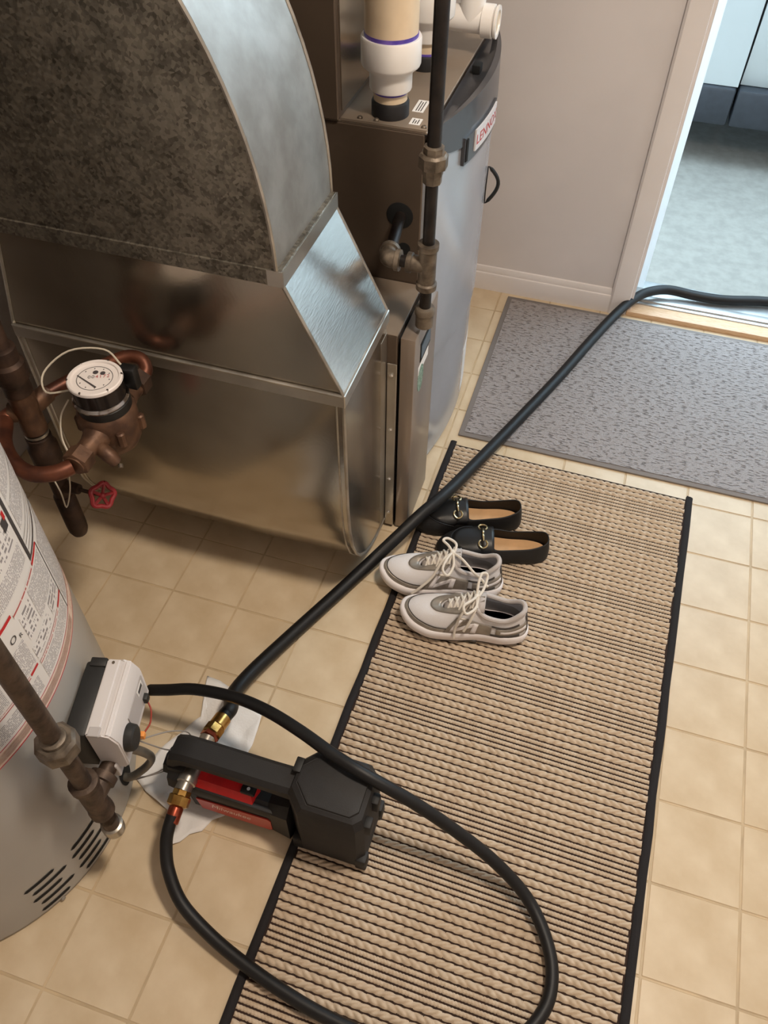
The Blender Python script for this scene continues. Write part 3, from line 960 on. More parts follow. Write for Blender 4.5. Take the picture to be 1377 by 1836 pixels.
def heater():
    t = thing('water_heater', 'grey cylindrical water heater with large white safety label', 'water heater', (HX, HY, 0))
    MB().lathe([(HR - 0.006, 0.0), (HR - 0.002, 0.004), (HR - 0.002, 0.012)], (HX, HY, 0), n=96).build('base_ring', 'heater_base', t)
    MB().lathe([(HR, 0.012), (HR, 1.48), (HR - 0.004, 1.50), (HR - 0.05, 1.505), (0.01, 1.51)], (HX, HY, 0), n=96).build('jacket', 'heater_paint', t)
    # jacket seam
    patch(-64.2, -63.8, 0.012, 1.48, 0.0006, 'jacket_seam', 'heater_base', t)
    # vent slots: two groups of five rows
    for gi, (ac, sh) in enumerate(((-24.0, 0), (-8.5, 1))):
        for k in range(5):
            z = 0.118 - 0.0235 * k
            a0 = ac - 7.5 + (1.2 if (k + sh) % 2 else 0)
            a1 = ac + 6.0 - (3.2 if (k + sh) % 2 == 0 else 0)
            n = 12
            up, dn = [], []
            h = 0.0046
            for q in range(n + 1):
                u = q / n
                e = h * math.sqrt(max(0.0, 1 - max(0, abs(2 * u - 1) - 0.9) ** 2 / 0.01))
                up.append(cyl(a0 + (a1 - a0) * u, z + e, HR + 0.0006))
                dn.append(cyl(a0 + (a1 - a0) * u, z - e, HR + 0.0006))
            MB().loft([dn, up], closed=False).build('vent_slot', 'gap_black', t, fixn=False)
    MB().lathe([(0.004, 0), (0.004, 0.002)], cyl(-25, 0.008), (math.cos(math.radians(-25)), math.sin(math.radians(-25)), 0), n=10).build('screw', 'heater_base', t)
    # label sheet
    L = patch(-70, 75, 0.448, 1.12, 0.0006, 'safety_label', 'label_paper', t)
    o1, o2 = 0.0010, 0.0014

    def P(a0, a1, z0, z1, m, nm='printed_block', o=o1):
        patch(a0, a1, z0, z1, o, nm, m, L)
    P(-70, 75, 0.448, 0.450, 'red_print', 'printed_rule')
    P(-70, 75, 0.451, 0.474, 'label_peach', 'printed_band')
    P(-40, 30, 0.454, 0.471, 'print_peach')
    P(33, 75, 0.454, 0.471, 'print_peach')
    P(-70, 75, 0.4755, 0.4770, 'red_print', 'printed_rule')
    P(31.4, 31.8, 0.478, 0.632, 'ink', 'printed_rule')
    # lower panels: text blocks below two red headings
    P(9, 30.5, 0.482, 0.514, 'print_small')
    P(-20, 6.2, 0.482, 0.514, 'print_small')
    P(33, 70, 0.482, 0.622, 'print_small')
    P(25.6, 31.2, 0.5195, 0.5245, 'red_print', 'printed_rule', o2)
    P(4.5, 8.0, 0.5255, 0.5305, 'red_print', 'printed_rule', o2)
    P(9, 24.8, 0.5185, 0.5245, 'print_red', o=o2)
    P(-20, 4.0, 0.5245, 0.5305, 'print_red', o=o2)
    P(17, 30.5, 0.565, 0.625, 'print_small')
    P(22, 30.5, 0.532, 0.560, 'print_large')
    P(9, 20, 0.532, 0.556, 'print_large')
    P(-3, 8.0, 0.535, 0.590, 'print_small')
    P(10, 16, 0.570, 0.620, 'print_large')
    P(-20, -4, 0.535, 0.628, 'print_small')
    P(24.0, 31.2, 0.6315, 0.6365, 'red_print', 'printed_rule', o2)
    P(2.0, 8.4, 0.6370, 0.6430, 'red_print', 'printed_rule', o2)
    P(9, 23.4, 0.6290, 0.6365, 'print_red', o=o2)
    P(-20, 1.5, 0.6365, 0.6440, 'print_red', o=o2)
    # framed upper panel
    P(24.4, 75, 0.6395, 0.6435, 'ink', 'printed_rule', o2)
    P(24.4, 25.8, 0.6395, 1.10, 'ink', 'printed_rule', o2)
    for k in range(3):
        P(26.2, 72, 0.652 + 0.010 * k, 0.653 + 0.010 * k, 'ink', 'printed_rule', o2)
    P(27.5, 70, 0.684, 0.73, 'print_small')
    P(27.5, 70, 0.74, 0.80, 'print_small')
    P(27.5, 70, 0.81, 1.06, 'print_small')
    P(5, 23, 0.655, 0.690, 'print_small')
    P(6, 22, 0.700, 0.735, 'print_large')
    P(20.5, 23.2, 0.722, 0.742, 'ink', o=o2)
    P(22.4, 23.6, 0.735, 0.748, 'red_print', o=o2)
    P(-40, 23, 0.76, 1.08, 'print_small')
    P(-60, 3, 0.655, 0.74, 'print_large')
    # certification marks
    for s_, a, z, sz in (('O', 5.6, 0.607, 0.017), ('R', 8.2, 0.598, 0.011)):
        mb = MB().mesh(text_mesh(s_, sz))
        for v in mb.bm.verts:
            v.co = Vector(cyl(a - math.degrees(v.co.x / HR) * -1, z + v.co.y, HR + o2))
        mb.build('certification_mark', 'ink', L, smooth=False, fixn=False)
    # burner inlet hole at the foot
    mb = MB()
    ctr = Vector(cyl(15.5, 0.062, HR + 0.0008))
    ring = [cyl(15.5 + 4.0 * math.cos(q), 0.075 + 0.042 * math.sin(q), HR + 0.0008) for q in [2 * PI * k / 24 for k in range(24)]]
    vsn = [mb.bm.verts.new(p) for p in ring]
    mb.bm.faces.new(vsn)
    mb.build('burner_port', 'gap_black', t, fixn=False)
    # drain cock with hose thread
    a = 40
    d = (math.cos(math.radians(a)), math.sin(math.radians(a)), 0)
    o = cyl(a, 0.10)
    MB().lathe([(0.014, -0.002), (0.014, 0.009), (0.010, 0.011), (0.010, 0.016), (0.016, 0.018), (0.016, 0.031)], o, d, n=16).build('drain_cock', 'brass', t)
    return t


heater()


# ------------------------------------------------------------------ gas control valve on the heater
def gas_valve():
    va = 14.0
    ca, sa = math.cos(math.radians(va)), math.sin(math.radians(va))
    # local axes: X outwards from tank, Y along tank (anticlockwise), Z up
    t = thing('gas_control', 'white and black gas control valve on the front of the water heater', 'gas valve', (HX + HR * ca, HY + HR * sa, 0.262), math.radians(va))
    t.scale = (0.76, 0.88, 1.0)

    def b(name, m, *a, **k):
        return MB().box(*a, **k).build(name, m, t)
    b('rear_housing', 'valve_black', 0.003, 0.046, -0.078, 0.062, 0.02, 0.125, bev=0.006)
    b('rear_lip', 'valve_black', 0.012, 0.046, 0.050, 0.068, 0.085, 0.128, bev=0.003)
    b('lower_body', 'valve_grey', 0.042, 0.076, -0.066, 0.05, -0.012, 0.03, bev=0.006)
    mb = MB()
    # white cover with stepped top
    prof = [(0.046, 0.02), (0.046, 0.128), (0.073, 0.128), (0.077, 0.124), (0.080, 0.124), (0.083, 0.128), (0.093, 0.126), (0.106, 0.102), (0.104, 0.03), (0.096, 0.02)]
    mb.prism([(x, -0.078, z) for x, z in prof], (0, 0.144, 0))
    bmesh.ops.bevel(mb.bm, geom=mb.bm.edges[:], offset=0.003, segments=2, affect='EDGES')
    cov = mb.build('cover', 'valve_white', t)
    b('groove', 'valve_grey', 0.0772, 0.0798, -0.070, 0.062, 0.1236, 0.1250)
    nt_ = MB().box(0.052, 0.074, -0.0795, -0.062, 0.1245, 0.1292, bev=0.001, seg=1).build('screw_pocket', 'valve_grey', cov)
    MB().lathe([(0.003, 0), (0.003, 0.001)], (0.060, 0.058, 0.128), n=10).build('screw', 'fitting', cov)
    pl = MB().box(0.0, 0.0015, -0.03, 0.05, -0.026, 0.026, rot=None)
    pl = MB().prism([(0.1062, -0.028, 0.048), (0.1062, 0.055, 0.048), (0.1066, 0.055, 0.098), (0.1066, -0.028, 0.098)], (0.0012, 0, 0)).build('face_plate', 'valve_grey', t, smooth=False)
    MB().prism([(0.1076, 0.022, 0.080), (0.1076, 0.048, 0.080), (0.1076, 0.048, 0.094), (0.1076, 0.022, 0.094)], (0.001, 0, 0)).build('window', 'paper', pl, smooth=False)
    MB().prism([(0.1087, 0.026, 0.083), (0.1087, 0.044, 0.083), (0.1087, 0.044, 0.091), (0.1087, 0.026, 0.091)], (0.0004, 0, 0)).build('status_print', 'ink', pl, smooth=False)
    MB().lathe([(0.023, 0), (0.024, 0.003), (0.022, 0.016), (0.019, 0.019)], (0.1045, -0.050, 0.075), (1, 0, 0), n=28).build('knob', 'valve_black', t)
    b('connector', 'valve_black', 0.104, 0.116, 0.030, 0.044, 0.045, 0.06, bev=0.002)
    b('plug', 'wire_orange', 0.112, 0.122, -0.030, -0.020, 0.030, 0.042, bev=0.001)
    MB().tube([(0.112, 0.036, 0.047), (0.124, 0.02, 0.044), (0.126, 0.0, 0.036), (0.121, -0.015, 0.036), (0.118, -0.022, 0.036)], 0.0018, n=6, smooth=4).build('red_wire', 'wire_red', t)
    # pilot and burner tubes into the burner port
    MB().tube([(0.085, -0.040, 0.018), (0.098, -0.02, -0.04), (0.092, -0.002, -0.10), (0.06, 0.004, -0.155), (0.02, 0.0, -0.19), (-0.002, 0.0, -0.195)], 0.0085, n=12, smooth=5).build('burner_tube', 'tube_grey', t)
    MB().tube([(0.098, -0.026, 0.02), (0.122, 0.0, -0.06), (0.125, 0.035, -0.15), (0.09, 0.02, -0.19), (0.03, 0.0, -0.20), (-0.001, -0.002, -0.20)], 0.0016, n=6, smooth=5).build('thermocouple_wire', 'wire_grey', t)
    MB().tube([(0.105, -0.026, 0.02), (0.145, 0.025, -0.04), (0.16, 0.06, -0.12), (0.13, 0.045, -0.20), (0.06, 0.015, -0.21), (-0.001, 0.002, -0.205)], 0.0014, n=6, smooth=5).build('igniter_wire', 'wire_grey', t)
    b('inlet_boss', 'valve_grey', 0.044, 0.082, -0.086, -0.066, 0.0, 0.036, bev=0.004)
    return t


gas_valve()


def heater_gas_pipe():
    x, y = 0.350, -0.538
    t = thing('gas_pipe', 'brown steel gas pipe standing in front of the water heater', 'pipe', (x, y, 0.14))
    MB().lathe([(0.0135, 0.20), (0.0135, 0.48)], (x, y, 0), n=20).build('lower_pipe', 'pipe_steel', t)
    MB().lathe([(0.0135, 0.50), (0.0135, ZC - 0.002)], (x, y, 0), n=20).build('upper_pipe', 'pipe_steel', t)
    MB().lathe([(0.0165, 0.445), (0.0175, 0.447), (0.0175, 0.458)], (x, y, 0), n=20).build('union_tail', 'pipe_steel', t)
    MB().lathe([(0.024, 0.455), (0.0285, 0.457), (0.0285, 0.481), (0.024, 0.486), (0.018, 0.486)], (x, y, 0), n=8, phase=0.2).build('union_nut', 'fitting', t)
    MB().lathe([(0.011, 0.487), (0.0175, 0.487), (0.0175, 0.492), (0.0135, 0.494)], (x, y, 0), n=20).build('union_collar', 'fitting', t)
    te = MB()
    zt = 0.290
    te.lathe([(0.0145, 0.232), (0.0195, 0.233), (0.0195, 0.246), (0.018, 0.249), (0.018, 0.330), (0.0215, 0.333), (0.0215, 0.346), (0.0145, 0.348)], (x, y, 0), n=20)
    d = Vector((0.349 - x, -0.470 - y, 0)).normalized()
    te.lathe([(0.018, 0.0), (0.018, 0.022), (0.0215, 0.024), (0.0215, 0.036), (0.0145, 0.037)], (x, y, zt), d, n=20)
    te.build('tee', 'pipe_steel', t)
    MB().lathe([(0.0135, 0.034), (0.0135, 0.060)], (x, y, zt), d, n=18).build('nipple', 'pipe_steel', t)
    MB().lathe([(0.0165, 0.060), (0.0175, 0.062), (0.0175, 0.070)], (x, y, zt), d, n=8).build('coupling', 'zinc', t)
    MB().lathe([(0.0135, 0.175), (0.0135, 0.235)], (x, y, 0), n=20).build('drip_leg', 'pipe_steel', t)
    MB().lathe([(0.010, 0.150), (0.0165, 0.152), (0.0175, 0.157), (0.0175, 0.176), (0.0135, 0.178)], (x, y, 0), n=20).build('cap', 'zinc', t)


heater_gas_pipe()


# ------------------------------------------------------------------ water pipe with meter
def water_meter():
    PX, PY = 0.070, -0.100
    t = thing('water_pipe', 'vertical brown copper water pipe with fittings beside the meter', 'pipe', (PX, PY, 0.30))
    MB().lathe([(0.0155, 0.305), (0.0155, ZC - 0.002)], (PX, PY, 0), n=18).build('riser', 'bronze_dark', t)
    MB().lathe([(0.006, 0.290), (0.014, 0.295), (0.0175, 0.305), (0.0185, 0.32), (0.0185, 0.40), (0.0165, 0.403)], (PX, PY, 0), n=18).build('stub_end', 'bronze_dark', t)
    MB().lathe([(0.016, 0.640), (0.0215, 0.643), (0.0215, 0.665), (0.026, 0.672), (0.026, 0.70), (0.0215, 0.706), (0.0215, 0.728), (0.016, 0.731)], (PX, PY, 0), n=18).build('upper_valve', 'bronze_dark', t)
    te = MB()
    te.lathe([(0.016, 0.560), (0.0205, 0.562), (0.0205, 0.642), (0.016, 0.644)], (PX, PY, 0), n=18)
    te.tube([(PX, PY, 0.602), (PX + 0.008, PY + 0.045, 0.604)], 0.0165, n=14)
    te.tube([(PX, PY, 0.602), (PX - 0.024, PY - 0.012, 0.602)], 0.0165, n=14)
    te.build('tee', 'bronze', t)
    lv = MB()
    lv.lathe([(0.016, 0.470), (0.021, 0.472), (0.021, 0.485), (0.025, 0.492), (0.025, 0.525), (0.021, 0.532), (0.021, 0.548), (0.016, 0.55)], (PX, PY, 0), n=18)
    lv.build('lower_valve', 'bronze_dark', t)
    MB().lathe([(0.016, 0.552), (0.0195, 0.553), (0.0195, 0.558), (0.016, 0.559)], (PX, PY, 0), n=18).build('solder_ring', 'zinc', t)
    # copper loop
    MB().tube([(PX - 0.02, PY - 0.010, 0.602), (PX - 0.026, PY - 0.028, 0.600), (0.052, -0.135, 0.600), (0.075, -0.172, 0.600), (0.112, -0.203, 0.600), (0.152, -0.215, 0.600), (0.184, -0.203, 0.600), (0.2, -0.184, 0.600)], 0.0125, n=14, smooth=5).build('supply_loop', 'copper', t)
    MB().tube([(0.204, 0.030, 0.600), (0.2035, 0.046, 0.606), (0.190, 0.056, 0.616), (0.165, 0.050, 0.618), (0.130, 0.014, 0.612), (0.100, -0.018, 0.606), (PX + 0.008, PY + 0.042, 0.604)], 0.0115, n=14, smooth=5).build('return_loop', 'copper', t)
    # hand-wheel stop valve
    hv = MB().tube([(PX, PY, 0.425), (PX + 0.040, PY, 0.428)], [0.014, 0.009], n=12).build('valve_bonnet', 'bronze_dark', t)
    MB().tube([(PX + 0.036, PY, 0.427), (0.150, -0.095, 0.420)], 0.0035, n=8).build('valve_stem', 'bronze_dark', hv)
    c = Vector((0.150, -0.095, 0.420))
    ax = Vector((0.75, -0.35, 0.45)).normalized()
    u = ax.orthogonal().normalized()
    v = ax.cross(u)
    R_ = 0.0205
    hw = MB()
    ring = []
    for k in range(41):
        a = 2 * PI * k / 40
        rr_ = R_ * (1 + 0.10 * math.cos(5 * a))
        ring.append(c + (u * math.cos(a) + v * math.sin(a)) * rr_)
    hw.tube(ring, 0.0042, n=8, cap=False)
    for k in range(5):
        a = 2 * PI * k / 5
        hw.tube([c, c + (u * math.cos(a) + v * math.sin(a)) * R_], 0.0032, n=6)
    hw.sphere(c, 0.006, n=10)
    hw.build('hand_wheel', 'valve_red', t)
    # cable ties and thin cable
    MB().tube([(0.058, -0.083, 0.59), (0.02, -0.14, 0.565), (0.0, -0.17, 0.55), (-0.05, -0.19, 0.57)], 0.0016, n=6, smooth=5).build('thin_cable', 'wire_white', t)
    MB().tube([(PX + 0.01, PY - 0.02, 0.50), (PX + 0.028, PY - 0.03, 0.45), (PX + 0.024, PY - 0.028, 0.405), (PX + 0.035, PY - 0.016, 0.44), (PX + 0.09, PY - 0.055, 0.545)], 0.0013, n=6, smooth=4).build('thin_cable', 'wire_white', t)

    # the meter itself
    m = thing('water_meter', 'bronze water meter with round white dial in front of the duct', 'water meter', (0.203, -0.075, 0.56))
    mx, my, mz = 0.203, -0.075, 0.600
    body = MB()
    body.lathe([(0.020, -0.052), (0.036, -0.046), (0.044, -0.030), (0.046, -0.006), (0.046, 0.024), (0.042, 0.030), (0.038, 0.031)], (mx, my, mz), n=32)
    body.lathe([(0.016, -0.108), (0.0165, -0.06), (0.024, -0.035), (0.024, 0.035), (0.0165, 0.06), (0.016, 0.104)], (mx, my, mz), (0, 1, 0), n=20)
    body.build('body', 'bronze', m)
    for s_, yy in ((-1, my - 0.106), (1, my + 0.078)):
        MB().lathe([(0.017, 0), (0.0215, 0.002), (0.0215, 0.026), (0.017, 0.028)], (mx, yy, mz), (0, 1, 0), n=6, phase=0.3).build('coupling_nut', 'bronze' if s_ < 0 else 'bronze_dark', m)
    for q in range(6):
        a = 2 * PI * q / 6 + 0.35
        MB().lathe([(0.0075, -0.012), (0.0075, 0.012), (0.005, 0.014)], (mx + 0.047 * math.cos(a), my + 0.047 * math.sin(a), mz - 0.005), n=8).build('bolt_lug', 'bronze', m)
    sc = MB().tube([(mx + 0.010, my - 0.055, mz - 0.006), (mx + 0.030, my - 0.062, mz - 0.012), (mx + 0.040, my - 0.062, mz - 0.024)], [0.012, 0.012, 0.010], n=12, smooth=3).build('side_boss', 'bronze', m)
    for dx in (-0.007, 0.009):
        MB().lathe([(0.004, 0), (0.004, 0.006)], (mx + 0.038 + dx, my - 0.063, mz - 0.024), (0.3, -0.6, -0.5), n=8).build('boss_screw', 'fitting', sc)
    MB().lathe([(0.039, 0.028), (0.041, 0.030), (0.041, 0.044), (0.039, 0.046)], (mx, my, mz), n=36).build('gasket_or_gap_shade', 'black', m)
    rg = MB().lathe([(0.0375, 0.044), (0.0425, 0.045), (0.0435, 0.048), (0.0425, 0.051), (0.0405, 0.053)], (mx - 0.003, my, mz), n=48).build('register', 'chrome', m)
    MB().lathe([(0.0395, 0.052), (0.0408, 0.080)], (mx - 0.003, my, mz), n=48).build('shroud', 'register_dark', rg)
    MB().lathe([(0.0405, 0.079), (0.0418, 0.081), (0.0415, 0.085), (0.0400, 0.0865), (0.0360, 0.0862), (0.0350, 0.0825), (0.001, 0.0825)], (mx - 0.003, my, mz), n=48).build('bezel', 'dial', rg)
    ZD = mz + 0.0828
    dxm = mx - 0.003
    MB().lathe([(0.0355, 0), (0.0355, 0.0006)], (dxm, my, ZD), n=48).build('dial_face', 'dial', rg)
    # printed ring, numerals, hand
    rr_ = MB()
    prev = None
    for k in range(48):
        a0, a1 = 2 * PI * k / 48, 2 * PI * (k + 1) / 48
        q = [(dxm + r_ * math.cos(a), my + r_ * math.sin(a), ZD + 0.0009) for r_, a in ((0.0262, a0), (0.0272, a0), (0.0272, a1), (0.0262, a1))]
        rr_.bm.faces.new([rr_.bm.verts.new(p) for p in q])
    for k in range(10):
        a = 2 * PI * k / 10 + 0.2
        rr_.box(dxm + 0.0225 * math.cos(a) - 0.0007, dxm + 0.0225 * math.cos(a) + 0.0007, my + 0.0225 * math.sin(a) - 0.001, my + 0.0225 * math.sin(a) + 0.001, ZD + 0.0006, ZD + 0.0010)
    rr_.build('dial_print', 'dial_ink', rg, smooth=False, fixn=False)
    c_, s_ = math.cos(0.42), math.sin(0.42)
    for k in range(6):
        px_ = -0.012 + 0.0056 * k
        g_ = MB().mesh(text_mesh('%d' % (0, 0, 4, 1, 7, 2)[k], 0.0095))
        for v_ in g_.bm.verts:
            lx, ly = v_.co.x + px_, v_.co.y + 0.0025
            v_.co = Vector((dxm + 0.003 + lx * c_ - ly * s_, my + 0.002 + lx * s_ + ly * c_, ZD + 0.0010))
        g_.build('numeral', 'dial_red' if k > 1 else 'dial_ink', rg, smooth=False, fixn=False)
    for k, (lx, ly, r_) in enumerate(((0.000, 0.0135, 0.0042), (0.011, 0.0105, 0.0040))):
        g_ = MB()
        g_.lathe([(r_ * 0.6, 0), (r_, 0.0002), (r_, 0.0004)], (dxm + lx * c_ - ly * s_, my + lx * s_ + ly * c_, ZD + 0.0008), n=14)
        g_.build('sub_dial', 'dial_ink', rg, smooth=False)
    hd = MB()
    p0 = Vector((dxm - 0.0275, my - 0.003, ZD + 0.0014))
    p1 = Vector((dxm + 0.0125, my - 0.0185, ZD + 0.0014))
    d_ = (p1 - p0).normalized()
    nrm = Vector((-d_.y, d_.x, 0))
    hd.prism([p0 - nrm * 0.0006, p1 - nrm * 0.0013, p1 + nrm * 0.0013, p0 + nrm * 0.0006], (0, 0, 0.0006))
    hd.build('sweep_hand', 'dial_ink', rg, smooth=False)
    for k in range(6):
        a = 2 * PI * k / 6 + 0.5
        MB().box(dxm + 0.040 * math.cos(a) - 0.0012, dxm + 0.040 * math.cos(a) + 0.0012, my + 0.040 * math.sin(a) - 0.0012, my + 0.040 * math.sin(a) + 0.0012, mz + 0.080, mz + 0.088).build('clip', 'chrome', rg, smooth=False)
    MB().box(mx + 0.018, mx + 0.044, my + 0.030, my + 0.046, mz + 0.045, mz + 0.085, bev=0.003).build('terminal_box', 'black', m)
    MB().tube([(mx + 0.02, my + 0.04, mz + 0.083), (mx - 0.02, my + 0.06, mz + 0.088), (mx - 0.075, my + 0.045, mz + 0.083), (mx - 0.105, my + 0.01, mz + 0.06), (mx - 0.085, my - 0.02, mz + 0.050), (mx - 0.042, my - 0.012, mz + 0.060)], 0.0016, n=6, smooth=5).build('signal_cable', 'wire_white', m)
    MB().tube([(mx - 0.048, my - 0.02, mz + 0.045), (mx - 0.060, my - 0.035, mz + 0.02), (mx - 0.055, my - 0.055, mz - 0.01), (mx - 0.03, my - 0.075, mz - 0.03)], 0.0014, n=6, smooth=5).build('signal_cable', 'wire_white', m)


water_meter()


# ------------------------------------------------------------------ runner rug
def runner():
    Wd, Ln = 0.607, 1.83
    rz = math.radians(-1.15)
    t = thing('runner_rug', 'ribbed beige and brown runner rug with black side binding', 'rug', (0.9265, 0.6215, 0), rz)
    # local: x across, y negative along the length
    MB().box(-Wd / 2 + 0.006, Wd / 2 - 0.006, -Ln, 0, 0.0008, 0.0046).build('backing', 'rug_base', t, smooth=False)
    for sx in (-1, 1):
        pts = [(sx * (Wd / 2 - 0.006), -Ln - 0.004, 0.004)] + [(sx * (Wd / 2 - 0.006 + 0.0022 * noise.noise(Vector((sx * 3, k * 0.9, 0)))), -Ln * (1 - k / 24), 0.0045) for k in range(25)] + [(sx * (Wd / 2 - 0.006), 0.010, 0.0055)]
        b = MB().tube(pts, 0.0082, n=10, smooth=2)
        for v in b.bm.verts:
            v.co.z = 0.0004 + max(0.0, (v.co.z - 0.0005)) * 0.72
        b.build('side_binding', 'rug_binding', t)

    def rib_mesh(h, wd, tw, p):
        mb = MB()
        L = Wd - 0.032
        nx, ny = 300, 6

        def f(u, v):
            x = (u - 0.5) * L
            q = v * 2 - 1
            s_ = abs(math.sin(PI * (x / p + tw * q * 0.45)))
            z = h * math.sqrt(max(0, 1 - q * q)) * (0.12 + 0.88 * s_ ** 0.55)
            return (x, q * wd / 2 * (0.80 + 0.20 * s_ ** 0.6), 0.0040 + z)
        mb.grid(nx, ny, f)
        me = bpy.data.meshes.new('rib')
        bmesh.ops.recalc_face_normals(mb.bm, faces=mb.bm.faces[:])
        mb.bm.to_mesh(me)
        mb.bm.free()
        me.materials.append(MATS['rope'])
        me.polygons.foreach_set('use_smooth', [True] * len(me.polygons))
        if me.polygons[len(me.polygons) // 2].normal.z < 0:
            me.flip_normals()
        return me
    ra = rib_mesh(0.0062, 0.0130, 0.8, 0.0160)
    rb = rib_mesh(0.0058, 0.0128, -1.5, 0.0160)
    rc = rib_mesh(0.0040, 0.0084, 0.8, 0.0060)
    seq = ['t'] * 3 + ['n'] * 4 + ['t'] * 5 + ['n'] * 4 + ['t'] * 6
    y = -0.004
    k = 0
    flip = 0
    while True:
        s_ = seq[k % len(seq)]
        pitch = 0.0143 if s_ == 't' else 0.0104
        if y - pitch < -Ln + 0.004:
            break
        if s_ == 't':
            flip ^= 1
            me = ra if flip else rb
        else:
            me = rc
        o = link('rib', me, t)
        o.location = (random.uniform(-0.002, 0.002), y - pitch / 2, 0)
        y -= pitch
        k += 1


runner()

# ------------------------------------------------------------------ doormat
dm = thing('doormat', 'grey textured doormat lying in front of the doorway', 'doormat', (1.09, 0.985, 0))
MB().box(0.634, 1.545, 0.664, 1.298, 0.0006, 0.006, bev=0.002, seg=2).build('rubber_edge', 'mat_edge', dm)
pm = MB()
pm.grid(150, 104, lambda u, v: (0.648 + 0.883 * u, 0.678 + 0.606 * v, 0.0075 + 0.0012 * noise.noise(Vector((u * 60, v * 120, 0)))))
pm.build('pile', 'doormat', dm, fixn=False)


# ------------------------------------------------------------------ paper towel
def towel():
    px = [(372, 1212), (395, 1222), (425, 1240), (470, 1282), (462, 1310), (452, 1338), (440, 1360), (445, 1400), (430, 1440), (402, 1462), (380, 1470), (362, 1490), (340, 1496), (322, 1510), (306, 1516), (298, 1480), (300, 1452), (262, 1420), (246, 1398), (285, 1345), (330, 1310), (360, 1285), (366, 1250)]
    pts = [at(u, v, z=0.003) for u, v in px]
    c = sum(pts, Vector()) / len(pts)
    # densify
    dense = []
    for i in range(len(pts)):
        a, b = pts[i], pts[(i + 1) % len(pts)]
        for k in range(4):
            dense.append(a.lerp(b, k / 4))
    mb = MB()
    rings = []
    R_ = 14
    n = len(dense)
    for q in range(1, R_ + 1):
        f = q / R_
        ring = []
        for p in dense:
            x = c.lerp(p, f)
            under = max(0.0, 1 - max(0, abs(x.y + 0.385) - 0.05) / 0.03) if 0.36 < x.x < 0.62 else 0
            h = 0.0035 + 0.011 * abs(noise.noise(Vector((x.x * 16 + x.y * 8, x.y * 9 - x.x * 5, 0)))) + 0.005 * noise.noise(Vector((x.x * 45, x.y * 45, 3)))
            h = max(0.0012, h * (1 - 0.92 * min(1, under)))
            ring.append(Vector((x.x, x.y, h)))
        rings.append(ring)
    mb.loft(rings, cap=False)
    cv = mb.bm.verts.new(Vector((c.x, c.y, 0.002)))
    mb.bm.verts.ensure_lookup_table()
    for k in range(n):
        mb.bm.faces.new((cv, mb.bm.verts[k], mb.bm.verts[(k + 1) % n]))
    o = mb.build('paper_towel', 'towel', angle=25)
    sd = o.modifiers.new('thickness', 'SOLIDIFY')
    sd.thickness = 0.0006
    tag(o, 'crumpled white paper towel spread under the pump', 'paper towel')


towel()


